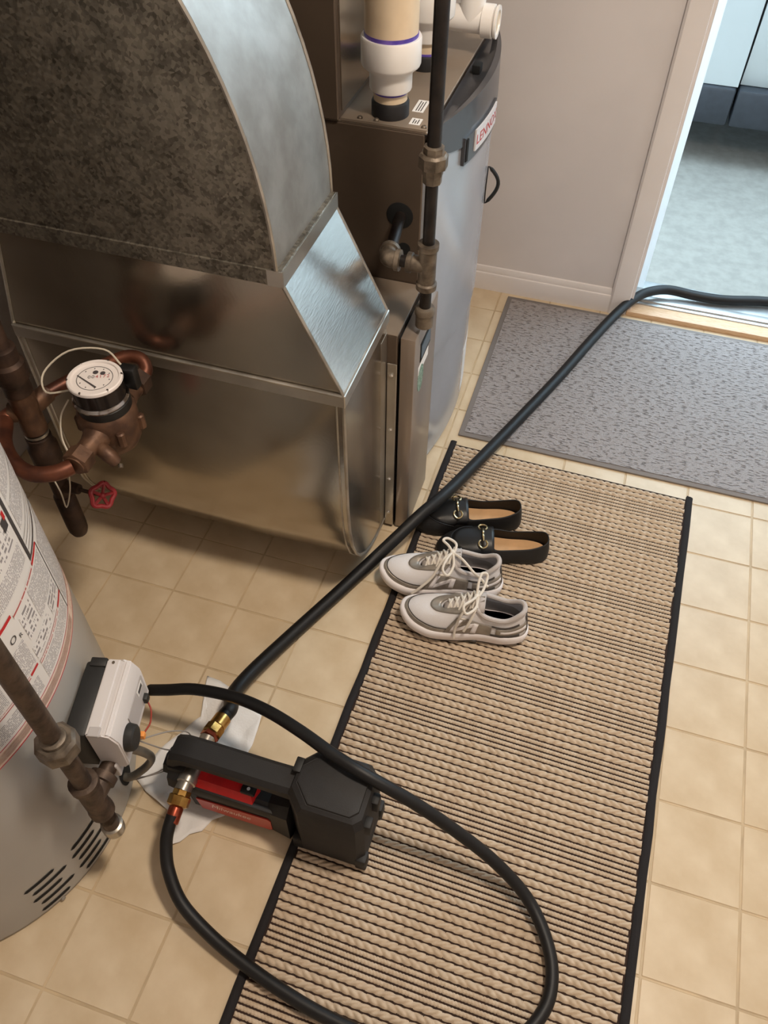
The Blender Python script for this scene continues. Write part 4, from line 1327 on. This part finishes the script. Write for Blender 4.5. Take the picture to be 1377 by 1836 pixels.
# ------------------------------------------------------------------ transfer pump
def pump():
    t = thing('transfer_pump', 'black and red cordless transfer pump standing on the floor', 'pump', (0.56, -0.385, 0))
    # rear battery box: chamfered, standing on the rug edge
    x0, x1, y0, y1 = 0.600, 0.738, -0.437, -0.322

    def octa(z, i, cx=0.028, cy=0.03):
        a, b, c, d = x0 + i, x1 - i, y0 + i, y1 - i
        return [(a + cx, c, z), (b - 0.012, c, z), (b, c + 0.012, z), (b, d - 0.02, z), (b - 0.02, d, z), (a + cx, d, z), (a, d - cy, z), (a, c + cy, z)]
    bx = MB()
    bx.loft([octa(0.012, 0.004), octa(0.018, 0.0), octa(0.180, 0.0), octa(0.196, 0.006), octa(0.200, 0.012)])
    bx.build('battery_box', 'pump_black', t, angle=25)
    lid = MB()
    lid.loft([octa(0.200, 0.013), octa(0.2035, 0.014), octa(0.2045, 0.017)])
    lid = lid.build('box_lid', 'pump_black', t, angle=25)
    tx = MB().mesh(text_mesh('M18', 0.020))
    for v in tx.bm.verts:
        v.co = Vector((0.655 + v.co.y * -1.0, -0.375 + v.co.x, 0.2047))
    tx.build('embossed_mark', 'pump_dark', lid, smooth=False, fixn=False)
    for (fx, fy) in ((0.737, -0.428), (0.737, -0.335), (0.622, -0.425), (0.622, -0.338)):
        MB().box(fx - 0.014, fx + 0.006, fy - 0.011, fy + 0.011, 0.0104, 0.050, bev=0.003).build('foot', 'pump_dark', t)
    for yy in (-0.415, -0.375):
        MB().box(0.734, 0.748, yy - 0.010, yy + 0.010, 0.150, 0.185, bev=0.003).build('latch', 'pump_dark', t)
    MB().box(0.598, 0.612, -0.378, -0.352, 0.192, 0.202, bev=0.002).build('latch', 'pump_dark', t)
    # motor housing
    mh = MB()
    def sect(x, a, b, z0, z1, c):
        return [(x, a + c, z0), (x, b - c, z0), (x, b, z0 + c), (x, b, z1 - c), (x, b - c, z1), (x, a + c, z1), (x, a, z1 - c), (x, a, z0 + c)]
    mh.loft([sect(0.405, -0.418, -0.352, 0.015, 0.105, 0.02), sect(0.415, -0.424, -0.346, 0.010, 0.110, 0.014), sect(0.560, -0.424, -0.346, 0.010, 0.110, 0.014), sect(0.602, -0.432, -0.335, 0.012, 0.135, 0.016)])
    mh.build('motor_housing', 'pump_dark', t, angle=25)
    # red top saddle
    rd = MB()
    rd.loft([[(0.420, -0.392, 0.122), (0.538, -0.392, 0.122), (0.540, -0.396, 0.110), (0.418, -0.396, 0.110)],
             [(0.424, -0.412, 0.121), (0.530, -0.412, 0.121), (0.534, -0.421, 0.106), (0.420, -0.421, 0.106)]])
    rd.box(0.421, 0.538, -0.392, -0.362, 0.108, 0.1215)
    rd.build('red_saddle', 'pump_red', t, smooth=False)
    sw = MB().box(0.510, 0.536, -0.413, -0.394, 0.120, 0.128, bev=0.002).build('switch', 'black', t)
    MB().lathe([(0.003, 0), (0.003, 0.0006)], (0.523, -0.404, 0.128), n=12).build('switch_mark', 'badge', sw)
    # red name strip on the near side
    ns = MB()
    ns.prism([(0.424, -0.4245, 0.064), (0.560, -0.4245, 0.072), (0.566, -0.4245, 0.066), (0.566, -0.4245, 0.030), (0.560, -0.4245, 0.024), (0.430, -0.4245, 0.024)], (0, -0.0022, 0))
    ns = ns.build('name_strip', 'pump_label', t, smooth=False)
    tx = MB().mesh(text_mesh('Milwaukee', 0.022))
    for v in tx.bm.verts:
        v.co = Vector((0.490 + v.co.x * 0.8 + 0.2 * v.co.y, -0.4269, 0.050 + v.co.y))
    tx.build('lettering', 'white_print', ns, smooth=False, fixn=False)
    # side shoulder between strip and saddle
    MB().box(0.412, 0.575, -0.4255, -0.415, 0.076, 0.106, bev=0.004).build('side_rail', 'pump_black', t)
    MB().box(0.425, 0.470, -0.420, -0.400, 0.0035, 0.016, bev=0.003).build('foot', 'pump_dark', t)
    # handle: bar over the saddle joined to pump head and box
    hd = MB()
    def hs(x, z0, z1, a=-0.410, b=-0.362):
        return [(x, a + 0.006, z0), (x, b - 0.006, z0), (x, b, z0 + 0.006), (x, b, z1 - 0.008), (x, b - 0.008, z1), (x, a + 0.008, z1), (x, a, z1 - 0.008), (x, a, z0 + 0.006)]
    hd.loft([hs(0.374, 0.118, 0.150), hs(0.382, 0.126, 0.172), hs(0.402, 0.146, 0.182), hs(0.430, 0.154, 0.184), hs(0.560, 0.154, 0.184), hs(0.604, 0.150, 0.186)])
    hd.build('handle', 'pump_black', t, angle=28)
    MB().box(0.372, 0.408, -0.414, -0.360, 0.040, 0.135, bev=0.006).build('front_post', 'pump_dark', t)
    # pump head with two ports
    ph = MB()
    ph.lathe([(0.030, 0), (0.042, 0.004), (0.044, 0.02), (0.040, 0.038)], (0.372, -0.386, 0.095), (1, 0, 0), n=10)
    ph.build('pump_head', 'pump_black', t, angle=20)
    MB().lathe([(0.024, 0), (0.024, 0.028)], (0.358, -0.386, 0.095), (1, 0, 0), n=8).build('head_cover', 'pump_dark', t)
    for s_, y_ in ((1, -0.352), (-1, -0.424)):
        MB().lathe([(0.017, -0.03), (0.017, 0.0), (0.0145, 0.002), (0.0145, 0.016)], (0.414, y_, 0.118), (0, s_, 0), n=18).build('port', 'zinc', t)
    return t


pump()


# ------------------------------------------------------------------ hoses
def hose_pts(seq):
    return [at(u, v, z=z) for u, v, z in seq]


def discharge():
    t = thing('garden_hose', 'thick black hose running from the pump out through the doorway', 'hose', (0.62, 0.2, 0))
    d = (Vector((0.4195, -0.275, 0.100)) - Vector((0.414, -0.336, 0.118))).normalized()
    o = Vector((0.4145, -0.338, 0.118))
    p = [o + d * 0.048, o + d * 0.062, o + d * 0.080]
    p += hose_pts([(418, 1245, 0.066), (450, 1206, 0.042), (515, 1145, 0.024), (600, 1068, 0.020), (660, 1012, 0.030), (715, 960, 0.062), (755, 922, 0.082), (800, 884, 0.084), (850, 834, 0.058), (920, 762, 0.030), (1000, 678, 0.025), (1060, 610, 0.024), (1105, 562, 0.030), (1138, 535, 0.044), (1165, 523, 0.050), (1200, 520, 0.046), (1250, 531, 0.038), (1300, 538, 0.036), (1377, 541, 0.036)])
    p += [Vector((1.55, 1.475, 0.036)), Vector((1.75, 1.49, 0.034))]
    MB().tube(p, 0.0142, n=16, smooth=6).build('hose', 'hose_black', t)
    d = (Vector((0.4195, -0.275, 0.100)) - Vector((0.414, -0.336, 0.118))).normalized()
    o = Vector((0.4145, -0.338, 0.118))
    MB().lathe([(0.012, 0.0), (0.0165, 0.001), (0.0165, 0.010)], o, d, n=6).build('adapter', 'ferrule', t)
    MB().lathe([(0.016, 0.008), (0.0185, 0.010), (0.0185, 0.026), (0.015, 0.028)], o, d, n=8).build('coupling_nut', 'brass', t)
    MB().lathe([(0.0135, 0.028), (0.0160, 0.029), (0.0160, 0.052), (0.0142, 0.053)], o, d, n=20).build('ferrule', 'brass', t)


discharge()


def suction():
    t = thing('inlet_hose', 'thin black hose looping over the rug and pump to the water heater', 'hose', (0.8, -0.6, 0))
    p = [Vector((0.4140, -0.478, 0.110)), Vector((0.4150, -0.500, 0.100))]
    p += hose_pts([(298, 1515, 0.085), (302, 1560, 0.066), (325, 1618, 0.045), (372, 1672, 0.030), (430, 1722, 0.024), (505, 1776, 0.024), (590, 1826, 0.024), (700, 1872, 0.024), (820, 1890, 0.024), (920, 1868, 0.024), (975, 1812, 0.024), (990, 1748, 0.024), (978, 1680, 0.026), (945, 1610, 0.036), (890, 1548, 0.075), (820, 1492, 0.125), (740, 1438, 0.180), (660, 1392, 0.2165), (600, 1355, 0.219), (540, 1312, 0.212), (480, 1275, 0.200), (420, 1250, 0.182), (350, 1236, 0.155), (300, 1237, 0.125)])
    a = 40
    d = Vector((math.cos(math.radians(a)), math.sin(math.radians(a)), 0))
    o = Vector(cyl(a, 0.10)) + d * 0.032
    p += [o + d * 0.02]
    MB().tube(p, 0.0108, n=14, smooth=6).build('hose', 'hose_black', t)
    MB().lathe([(0.017, -0.004), (0.0175, 0.0), (0.0175, 0.014), (0.012, 0.016)], o, d, n=8).build('heater_coupling', 'brass', t)
    d2 = (Vector((0.4150, -0.500, 0.100)) - Vector((0.414, -0.438, 0.118))).normalized()
    o2 = Vector((0.414, -0.436, 0.118))
    MB().lathe([(0.0135, 0), (0.0165, 0.001), (0.0165, 0.010)], o2, d2, n=8).build('adapter', 'brass', t)
    MB().lathe([(0.016, 0.009), (0.0190, 0.011), (0.0190, 0.026), (0.014, 0.029)], o2, d2, n=8, phase=0.3).build('coupling_nut', 'brass', t)
    MB().lathe([(0.0112, 0.026), (0.0125, 0.030), (0.0125, 0.054), (0.0110, 0.056)], o2, d2, n=18).build('ferrule', 'ferrule', t)


suction()


# ------------------------------------------------------------------ shoes
def cr_closed(pts, m):
    """Catmull-Rom through closed control points, m samples per span."""
    n = len(pts)
    P = [Vector(p) for p in pts]
    out = []
    for i in range(n):
        p0, p1, p2, p3 = P[i - 1], P[i], P[(i + 1) % n], P[(i + 2) % n]
        for k in range(m):
            t = k / m
            out.append(0.5 * ((2 * p1) + (p2 - p0) * t + (2 * p0 - 5 * p1 + 4 * p2 - p3) * t * t + (3 * p1 - p0 - 3 * p2 + p3) * t ** 3))
    return out


def shell(bot, top, ctrl, rows=10, v0=0.0, v1=1.0):
    loops = []
    for r in range(rows + 1):
        v = v0 + (v1 - v0) * r / rows
        loops.append([b * (1 - v) ** 2 + c * 2 * v * (1 - v) + t * v * v for b, c, t in zip(bot, ctrl, top)])
    return loops


def sneaker(name, label, toe, heel, group, bow_shape):
    # local: heel at origin, toe along +x
    d = Vector(toe) - Vector(heel)
    L = 0.262
    rz = math.atan2(d.y, d.x)
    t = thing(name, label, 'sneaker', (heel[0], heel[1], 0.0100), rz, group)
    out = [(0.0, 0.0), (0.010, 0.022), (0.045, 0.033), (0.095, 0.033), (0.150, 0.042), (0.198, 0.045), (0.236, 0.034), (0.257, 0.015), (0.262, -0.002), (0.255, -0.020), (0.230, -0.036), (0.188, -0.043), (0.140, -0.037), (0.090, -0.032), (0.045, -0.032), (0.010, -0.021)]
    opn = [(0.012, 0.0, 0.092), (0.020, 0.016, 0.090), (0.048, 0.025, 0.074), (0.088, 0.027, 0.080), (0.112, 0.018, 0.091), (0.145, 0.013, 0.080), (0.168, 0.010, 0.067), (0.176, 0.005, 0.062), (0.178, 0.0, 0.061), (0.176, -0.005, 0.062), (0.168, -0.010, 0.067), (0.145, -0.013, 0.080), (0.112, -0.018, 0.091), (0.088, -0.027, 0.080), (0.048, -0.025, 0.074), (0.020, -0.016, 0.090)]
    ctr = []
    for (x, y), (ox, oy, oz) in zip(out, opn):
        f = min(1.0, max(0.0, (x - 0.14) / 0.08))
        ctr.append((x * 0.97 + 0.002 - 0.012 * f, y * (1.06 - 0.1 * f), (0.062 * f + (oz * 0.62) * (1 - f))))
    # lift of the toe (spring)
    def spring(x):
        return 0.012 * max(0, (x - 0.19) / 0.07) ** 2
    b0 = [(x, y, 0.026 + spring(x)) for x, y in out]
    m = 5
    bot, top, ctl = cr_closed(b0, m), cr_closed(opn, m), cr_closed(ctr, m)
    # sole
    def scaled(k, z, extra=0.0):
        r = []
        for p in bot:
            cx = 0.125
            q = Vector(((p.x - cx) * k + cx, p.y * (k + extra), 0))
            q.z = z + spring(p.x)
            r.append(q)
        return r
    so = MB()
    so.loft([scaled(0.95, 0.004, -0.02), scaled(0.985, 0.006), scaled(1.03, 0.014, 0.05), scaled(1.04, 0.025, 0.09), scaled(1.03, 0.031, 0.07), scaled(1.0, 0.034, 0.03)])
    so = so.build('midsole', 'sneaker_white', t, angle=50)
    ou = MB()
    ou.loft([scaled(0.94, 0.0, -0.03), scaled(0.96, 0.001, -0.01), scaled(0.97, 0.0055, 0.0)])
    ou.build('outsole', 'sneaker_dark', t, angle=40)
    # arch shank plates
    for s_ in (-1, 1):
        MB().box(0.098, 0.135, s_ * 0.030 - 0.008, s_ * 0.030 + 0.008, 0.003, 0.010, bev=0.002).build('shank', 'sneaker_dark', so)
    up = MB()
    up.loft(shell(bot, top, ctl, 14), cap=False)
    upo = up.build('upper', 'sneaker_mesh', t, angle=60)
    sd = upo.modifiers.new('padding', 'SOLIDIFY')
    sd.thickness = 0.004
    sd.offset = -1
    # lining seen through the opening
    ins = [(p * 1.0) for p in top]
    ctr_in = [Vector((c.x, c.y * 0.86, c.z * 0.86)) for c in ctl]
    bot_in = [Vector(((p.x - 0.125) * 0.93 + 0.125, p.y * 0.84, 0.030)) for p in bot]
    heel_part = MB()
    heel_part.loft([[q * 1.0 for q in L_] for L_ in shell(bot_in, [Vector((p.x, p.y * 0.9, p.z - 0.004)) for p in top], ctr_in, 8)], cap=False)
    heel_part.build('lining', 'sneaker_lining', t, angle=60)
    isl = MB()
    isl.loft([bot_in, [Vector((p.x * 0.98 + 0.002, p.y * 0.96, 0.034)) for p in bot_in]])
    isl.build('insole', 'insole_navy', t, angle=60)
    # padded collar roll around the rear opening
    n = len(top)
    idx = [k for k in list(range(12 * m, n)) + list(range(0, 4 * m + 1))]
    MB().tube([top[k] for k in idx], [0.002] + [0.0052] * (len(idx) - 2) + [0.002], n=10).build('collar', 'sneaker_lining', t)
    # overlays: strips that follow the shell, pushed outwards
    def overlay(k0, k1, v0, v1, off, material, nm, rows=4, fv0=None, fv1=None):
        mb = MB()
        ks = list(range(k0, k1 + 1))
        loops = []
        for r in range(rows + 1):
            L_ = []
            for qi, k in enumerate(ks):
                a = v0 if fv0 is None else fv0(qi / max(1, len(ks) - 1))
                b = v1 if fv1 is None else fv1(qi / max(1, len(ks) - 1))
                v = a + (b - a) * r / rows
                kk = k % n
                B, C_, T_ = bot[kk], ctl[kk], top[kk]
                p = B * (1 - v) ** 2 + C_ * 2 * v * (1 - v) + T_ * v * v
                nb = Vector((p.x - 0.13, p.y, max(0.0, p.z - 0.03)))
                if abs(p.x - 0.13) < 0.08:
                    nb.x *= 0.3
                L_.append(p + nb.normalized() * off)
            loops.append(L_)
        mb.loft(loops, closed=False)
        o = mb.build(nm, material, upo, angle=60)
        s2 = o.modifiers.new('thickness', 'SOLIDIFY')
        s2.thickness = 0.0012
        s2.offset = 0
        return o
    overlay(5 * m - 3, 11 * m + 3, 0.0, 0.27, 0.0012, 'sneaker_silver', 'toe_guard')
    overlay(0, 5 * m - 3, 0.0, 0.16, 0.0012, 'sneaker_silver', 'rand')
    overlay(11 * m + 3, 16 * m, 0.0, 0.16, 0.0012, 'sneaker_silver', 'rand')
    overlay(4 * m, 12 * m, 0.80, 0.985, 0.0014, 'sneaker_silver', 'eyestay')
    for k0, k1 in ((m // 2, 2 * m + 2), (14 * m - 2, 16 * m - m // 2)):
        overlay(k0, k1, 0.30, 0.62, 0.0014, 'sneaker_silver', 'heel_overlay')
        overlay(k0 + 1, k1 - 1, 0.40, 0.50, 0.0022, 'sneaker_white', 'heel_stripe')
    overlay(-m // 2, m // 2, 0.15, 0.80, 0.0016, 'sneaker_dark', 'heel_tab')
    for side in (3 * m - 2, 11 * m):
        overlay(side, side + 9, 0.14, 0.70, 0.0014, 'sneaker_silver', 'quarter_panel', rows=6)
    for k0, k1 in ((m + 1, 3 * m - 2), (13 * m + 2, 15 * m - 1)):
        overlay(k0, k1, 0.16, 0.26, 0.0018, 'sneaker_dark', 'quarter_line')
        overlay(k0, k1, 0.66, 0.72, 0.0018, 'sneaker_dark', 'quarter_line')
    overlay(5 * m - 3, 11 * m + 3, 0.27, 0.295, 0.0016, 'sneaker_dark', 'toe_line')
    # N emblem on both sides: three bars on the quarter
    for side in (3 * m + 1, 11 * m + 2):
        overlay(side, side + 1, 0.22, 0.64, 0.0030, 'sneaker_white', 'emblem')
        overlay(side + 4, side + 5, 0.22, 0.64, 0.0030, 'sneaker_white', 'emblem')
        overlay(side + 1, side + 4, 0, 1, 0.0030, 'sneaker_white', 'emblem', fv0=lambda u: 0.48 - 0.26 * u, fv1=lambda u: 0.64 - 0.26 * u)
    # tongue
    tg = MB()
    tg.grid(8, 6, lambda u, v: (0.172 - 0.080 * u, (v - 0.5) * (0.022 + 0.024 * u), 0.061 + 0.038 * u - 0.010 * (2 * v - 1) ** 2 + 0.004 * math.sin(PI * u)))
    tg = tg.build('tongue', 'sneaker_lining', t, fixn=False)
    sd = tg.modifiers.new('thickness', 'SOLIDIFY')
    sd.thickness = 0.005
    MB().box(0.094, 0.108, -0.007, 0.007, 0.0985, 0.1005, rot=Matrix.Rotation(math.radians(22), 3, 'Y')).build('tongue_tab', 'sneaker_silver', tg, smooth=False)
    # laces
    for k in range(5):
        x = 0.168 - 0.0125 * k
        z = 0.068 + 0.0075 * k
        w_ = 0.013 + 0.001 * k
        MB().tube([(x, -w_ - 0.004, z - 0.004), (x - 0.003, -w_ * 0.5, z + 0.004), (x - 0.005, 0.0, z + 0.006), (x - 0.008, w_ * 0.5, z + 0.004), (x - 0.010, w_ + 0.004, z - 0.001)], 0.0027, n=8, smooth=4).build('lace', 'lace', t)
        MB().tube([(x - 0.010, -w_ - 0.004, z - 0.001), (x - 0.006, 0.0, z + 0.008), (x, w_ + 0.004, z - 0.004)], 0.0027, n=8, smooth=4).build('lace', 'lace', t)
    kx, kz = 0.112, 0.106
    MB().sphere((kx, 0, kz), 0.006, (1, 1.2, 0.8), n=12).build('lace_knot', 'lace', t)
    for pts in bow_shape:
        MB().tube([(kx, 0, kz)] + [Vector(q) for q in pts], 0.0028, n=8, smooth=5).build('lace', 'lace', t)
    t.scale = (1, 1, 1.12)
    return t


bow_near = [
    [(0.120, 0.020, 0.118), (0.135, 0.040, 0.122), (0.128, 0.050, 0.112), (0.112, 0.030, 0.106), (0.108, 0.004, 0.108)],   # near-side loop
    [(0.112, -0.024, 0.118), (0.108, -0.044, 0.124), (0.096, -0.048, 0.116), (0.100, -0.020, 0.108), (0.108, 0.0, 0.107)],
    [(0.125, 0.020, 0.106), (0.140, 0.038, 0.080), (0.146, 0.047, 0.050), (0.146, 0.052, 0.030)],
    [(0.110, 0.024, 0.104), (0.118, 0.042, 0.080), (0.128, 0.050, 0.055)],
]
bow_far = [
    [(0.122, -0.012, 0.112), (0.134, -0.024, 0.113), (0.124, -0.032, 0.111), (0.106, -0.020, 0.110), (0.108, 0.0, 0.106)],
    [(0.122, 0.022, 0.112), (0.130, 0.045, 0.105), (0.118, 0.052, 0.095), (0.108, 0.030, 0.100), (0.110, 0.006, 0.107)],
    [(0.090, 0.020, 0.110), (0.065, 0.040, 0.098), (0.050, 0.060, 0.105), (0.035, 0.075, 0.100)],
    [(0.132, 0.020, 0.100), (0.150, 0.040, 0.070), (0.175, 0.052, 0.045), (0.190, 0.056, 0.030)],
]
sneaker('sneaker', 'white and silver running shoe nearest the pump with trailing laces', (0.664, 0.082, 0), (0.915, 0.112, 0), 'running shoes on the runner rug', bow_near)
sneaker('sneaker', 'white and silver running shoe right beside the black loafers', (0.590, 0.166, 0), (0.840, 0.213, 0), 'running shoes on the runner rug', bow_far)


def loafer(label, toe, heel, group):
    d = Vector(toe) - Vector(heel)
    L = d.length
    rz = math.atan2(d.y, d.x)
    t = thing('loafer', label, 'loafer', (heel[0], heel[1], 0.0100), rz, group)
    out = [(0.0, 0.0), (0.010, 0.021), (0.042, 0.031), (0.090, 0.032), (0.145, 0.038), (0.195, 0.042), (0.230, 0.034), (0.250, 0.018), (0.256, 0.0), (0.250, -0.018), (0.230, -0.034), (0.195, -0.042), (0.145, -0.038), (0.090, -0.032), (0.042, -0.031), (0.010, -0.021)]
    opn = [(0.006, 0.0, 0.062), (0.014, 0.018, 0.060), (0.045, 0.026, 0.050), (0.088, 0.028, 0.045), (0.118, 0.031, 0.046), (0.130, 0.026, 0.050), (0.132, 0.016, 0.055), (0.132, 0.007, 0.057), (0.132, 0.0, 0.0575), (0.132, -0.007, 0.057), (0.132, -0.016, 0.055), (0.130, -0.026, 0.050), (0.118, -0.031, 0.046), (0.088, -0.028, 0.045), (0.045, -0.026, 0.050), (0.014, -0.018, 0.060)]
    ctr = []
    for (x, y), (ox, oy, oz) in zip(out, opn):
        f = min(1.0, max(0.0, (x - 0.14) / 0.07))
        ctr.append((x * (1 - f) + (x - 0.006) * f, y * (1.08 - 0.05 * f), 0.052 * f + oz * 0.55 * (1 - f)))
    m = 5
    bot, top, ctl = cr_closed([(x, y, 0.008) for x, y in out], m), cr_closed(opn, m), cr_closed(ctr, m)
    so = MB()
    def sc(k, z):
        return [Vector(((p.x - 0.125) * k + 0.125, p.y * k, z)) for p in bot]
    so.loft([sc(0.94, 0.0), sc(0.985, 0.002), sc(1.0, 0.007), sc(0.98, 0.009)])
    so.build('sole', 'loafer_side', t, angle=50)
    n = len(bot)
    up = MB()
    up.loft(shell(bot, top, ctl, 14), cap=False)
    upo = up.build('upper', 'loafer_side', t, angle=60)
    sd = upo.modifiers.new('thickness', 'SOLIDIFY')
    sd.thickness = 0.0022
    sd.offset = -1
    # insole
    ins = [Vector(((p.x - 0.125) * 0.95 + 0.125, p.y * 0.90, 0.012)) for p in bot]
    MB().loft([ins, [p + Vector((0, 0, 0.003)) for p in ins]]).build('insole', 'insole_tan', t, angle=40)

    def surf(k, v, off=0.0):
        kk = k % n
        B, C_, T_ = bot[kk], ctl[kk], top[kk]
        p = B * (1 - v) ** 2 + C_ * 2 * v * (1 - v) + T_ * v * v
        nb = Vector((0.4 * (p.x - 0.16), p.y * 0.6, 0.03))
        return p + nb.normalized() * off
    # moccasin apron on the vamp with its seam
    ap = MB()
    ks = list(range(5 * m - 2, 11 * m + 3))
    ap.loft([[surf(k, v, 0.0012) for k in ks] for v in [0.50 + 0.5 * q / 6 for q in range(7)]], closed=False)
    apo = ap.build('apron', 'loafer', t, angle=60)
    s2 = apo.modifiers.new('thickness', 'SOLIDIFY')
    s2.thickness = 0.001
    MB().tube([surf(k, 0.50, 0.0015) for k in ks], 0.0013, n=6).build('apron_seam', 'loafer', t)
    # saddle strap across the instep
    st_ = MB()
    ks = list(range(5 * m - 4, 11 * m + 5))
    def zt(y):
        return 0.0
    st_.grid(14, 4, lambda u, v: (0.128 + 0.028 * v, (u - 0.5) * 0.074, 0.0605 - 0.0015 * v - 0.018 * abs(2 * u - 1) ** 2.6))
    so2 = st_.build('strap', 'loafer', t, fixn=False)
    s3 = so2.modifiers.new('thickness', 'SOLIDIFY')
    s3.thickness = 0.003
    # horsebit: bar and two open rings
    hb = MB()
    zb = 0.064
    hb.tube([(0.152, -0.017, zb - 0.003), (0.153, -0.006, zb + 0.001), (0.153, 0.0, zb + 0.0005), (0.153, 0.006, zb + 0.001), (0.152, 0.017, zb - 0.003)], [0.0016, 0.0028, 0.0018, 0.0028, 0.0016], n=8, smooth=4)
    hb.build('bit_bar', 'gold', t)
    for s_ in (-1, 1):
        pts = []
        for k in range(17):
            a = math.radians(-145 + 290 * k / 16) + (PI / 2 if s_ < 0 else -PI / 2) + PI
            yy = s_ * 0.0235 + 0.0095 * math.sin(a)
            pts.append((0.153 + 0.0095 * math.cos(a), yy, zb - 0.0035 - 14.0 * max(0, abs(yy) - 0.017) ** 2 - 0.10 * max(0, abs(yy) - 0.019)))
        MB().tube(pts, 0.0021, n=8).build('bit_ring', 'gold', t)
    return t


loafer('black loafer with gold horsebit nearest the running shoes', (0.671, 0.279, 0), (0.924, 0.342, 0), 'loafers on the runner rug')
loafer('black loafer with gold horsebit with its toe under the hose', (0.598, 0.338, 0), (0.846, 0.418, 0), 'loafers on the runner rug')
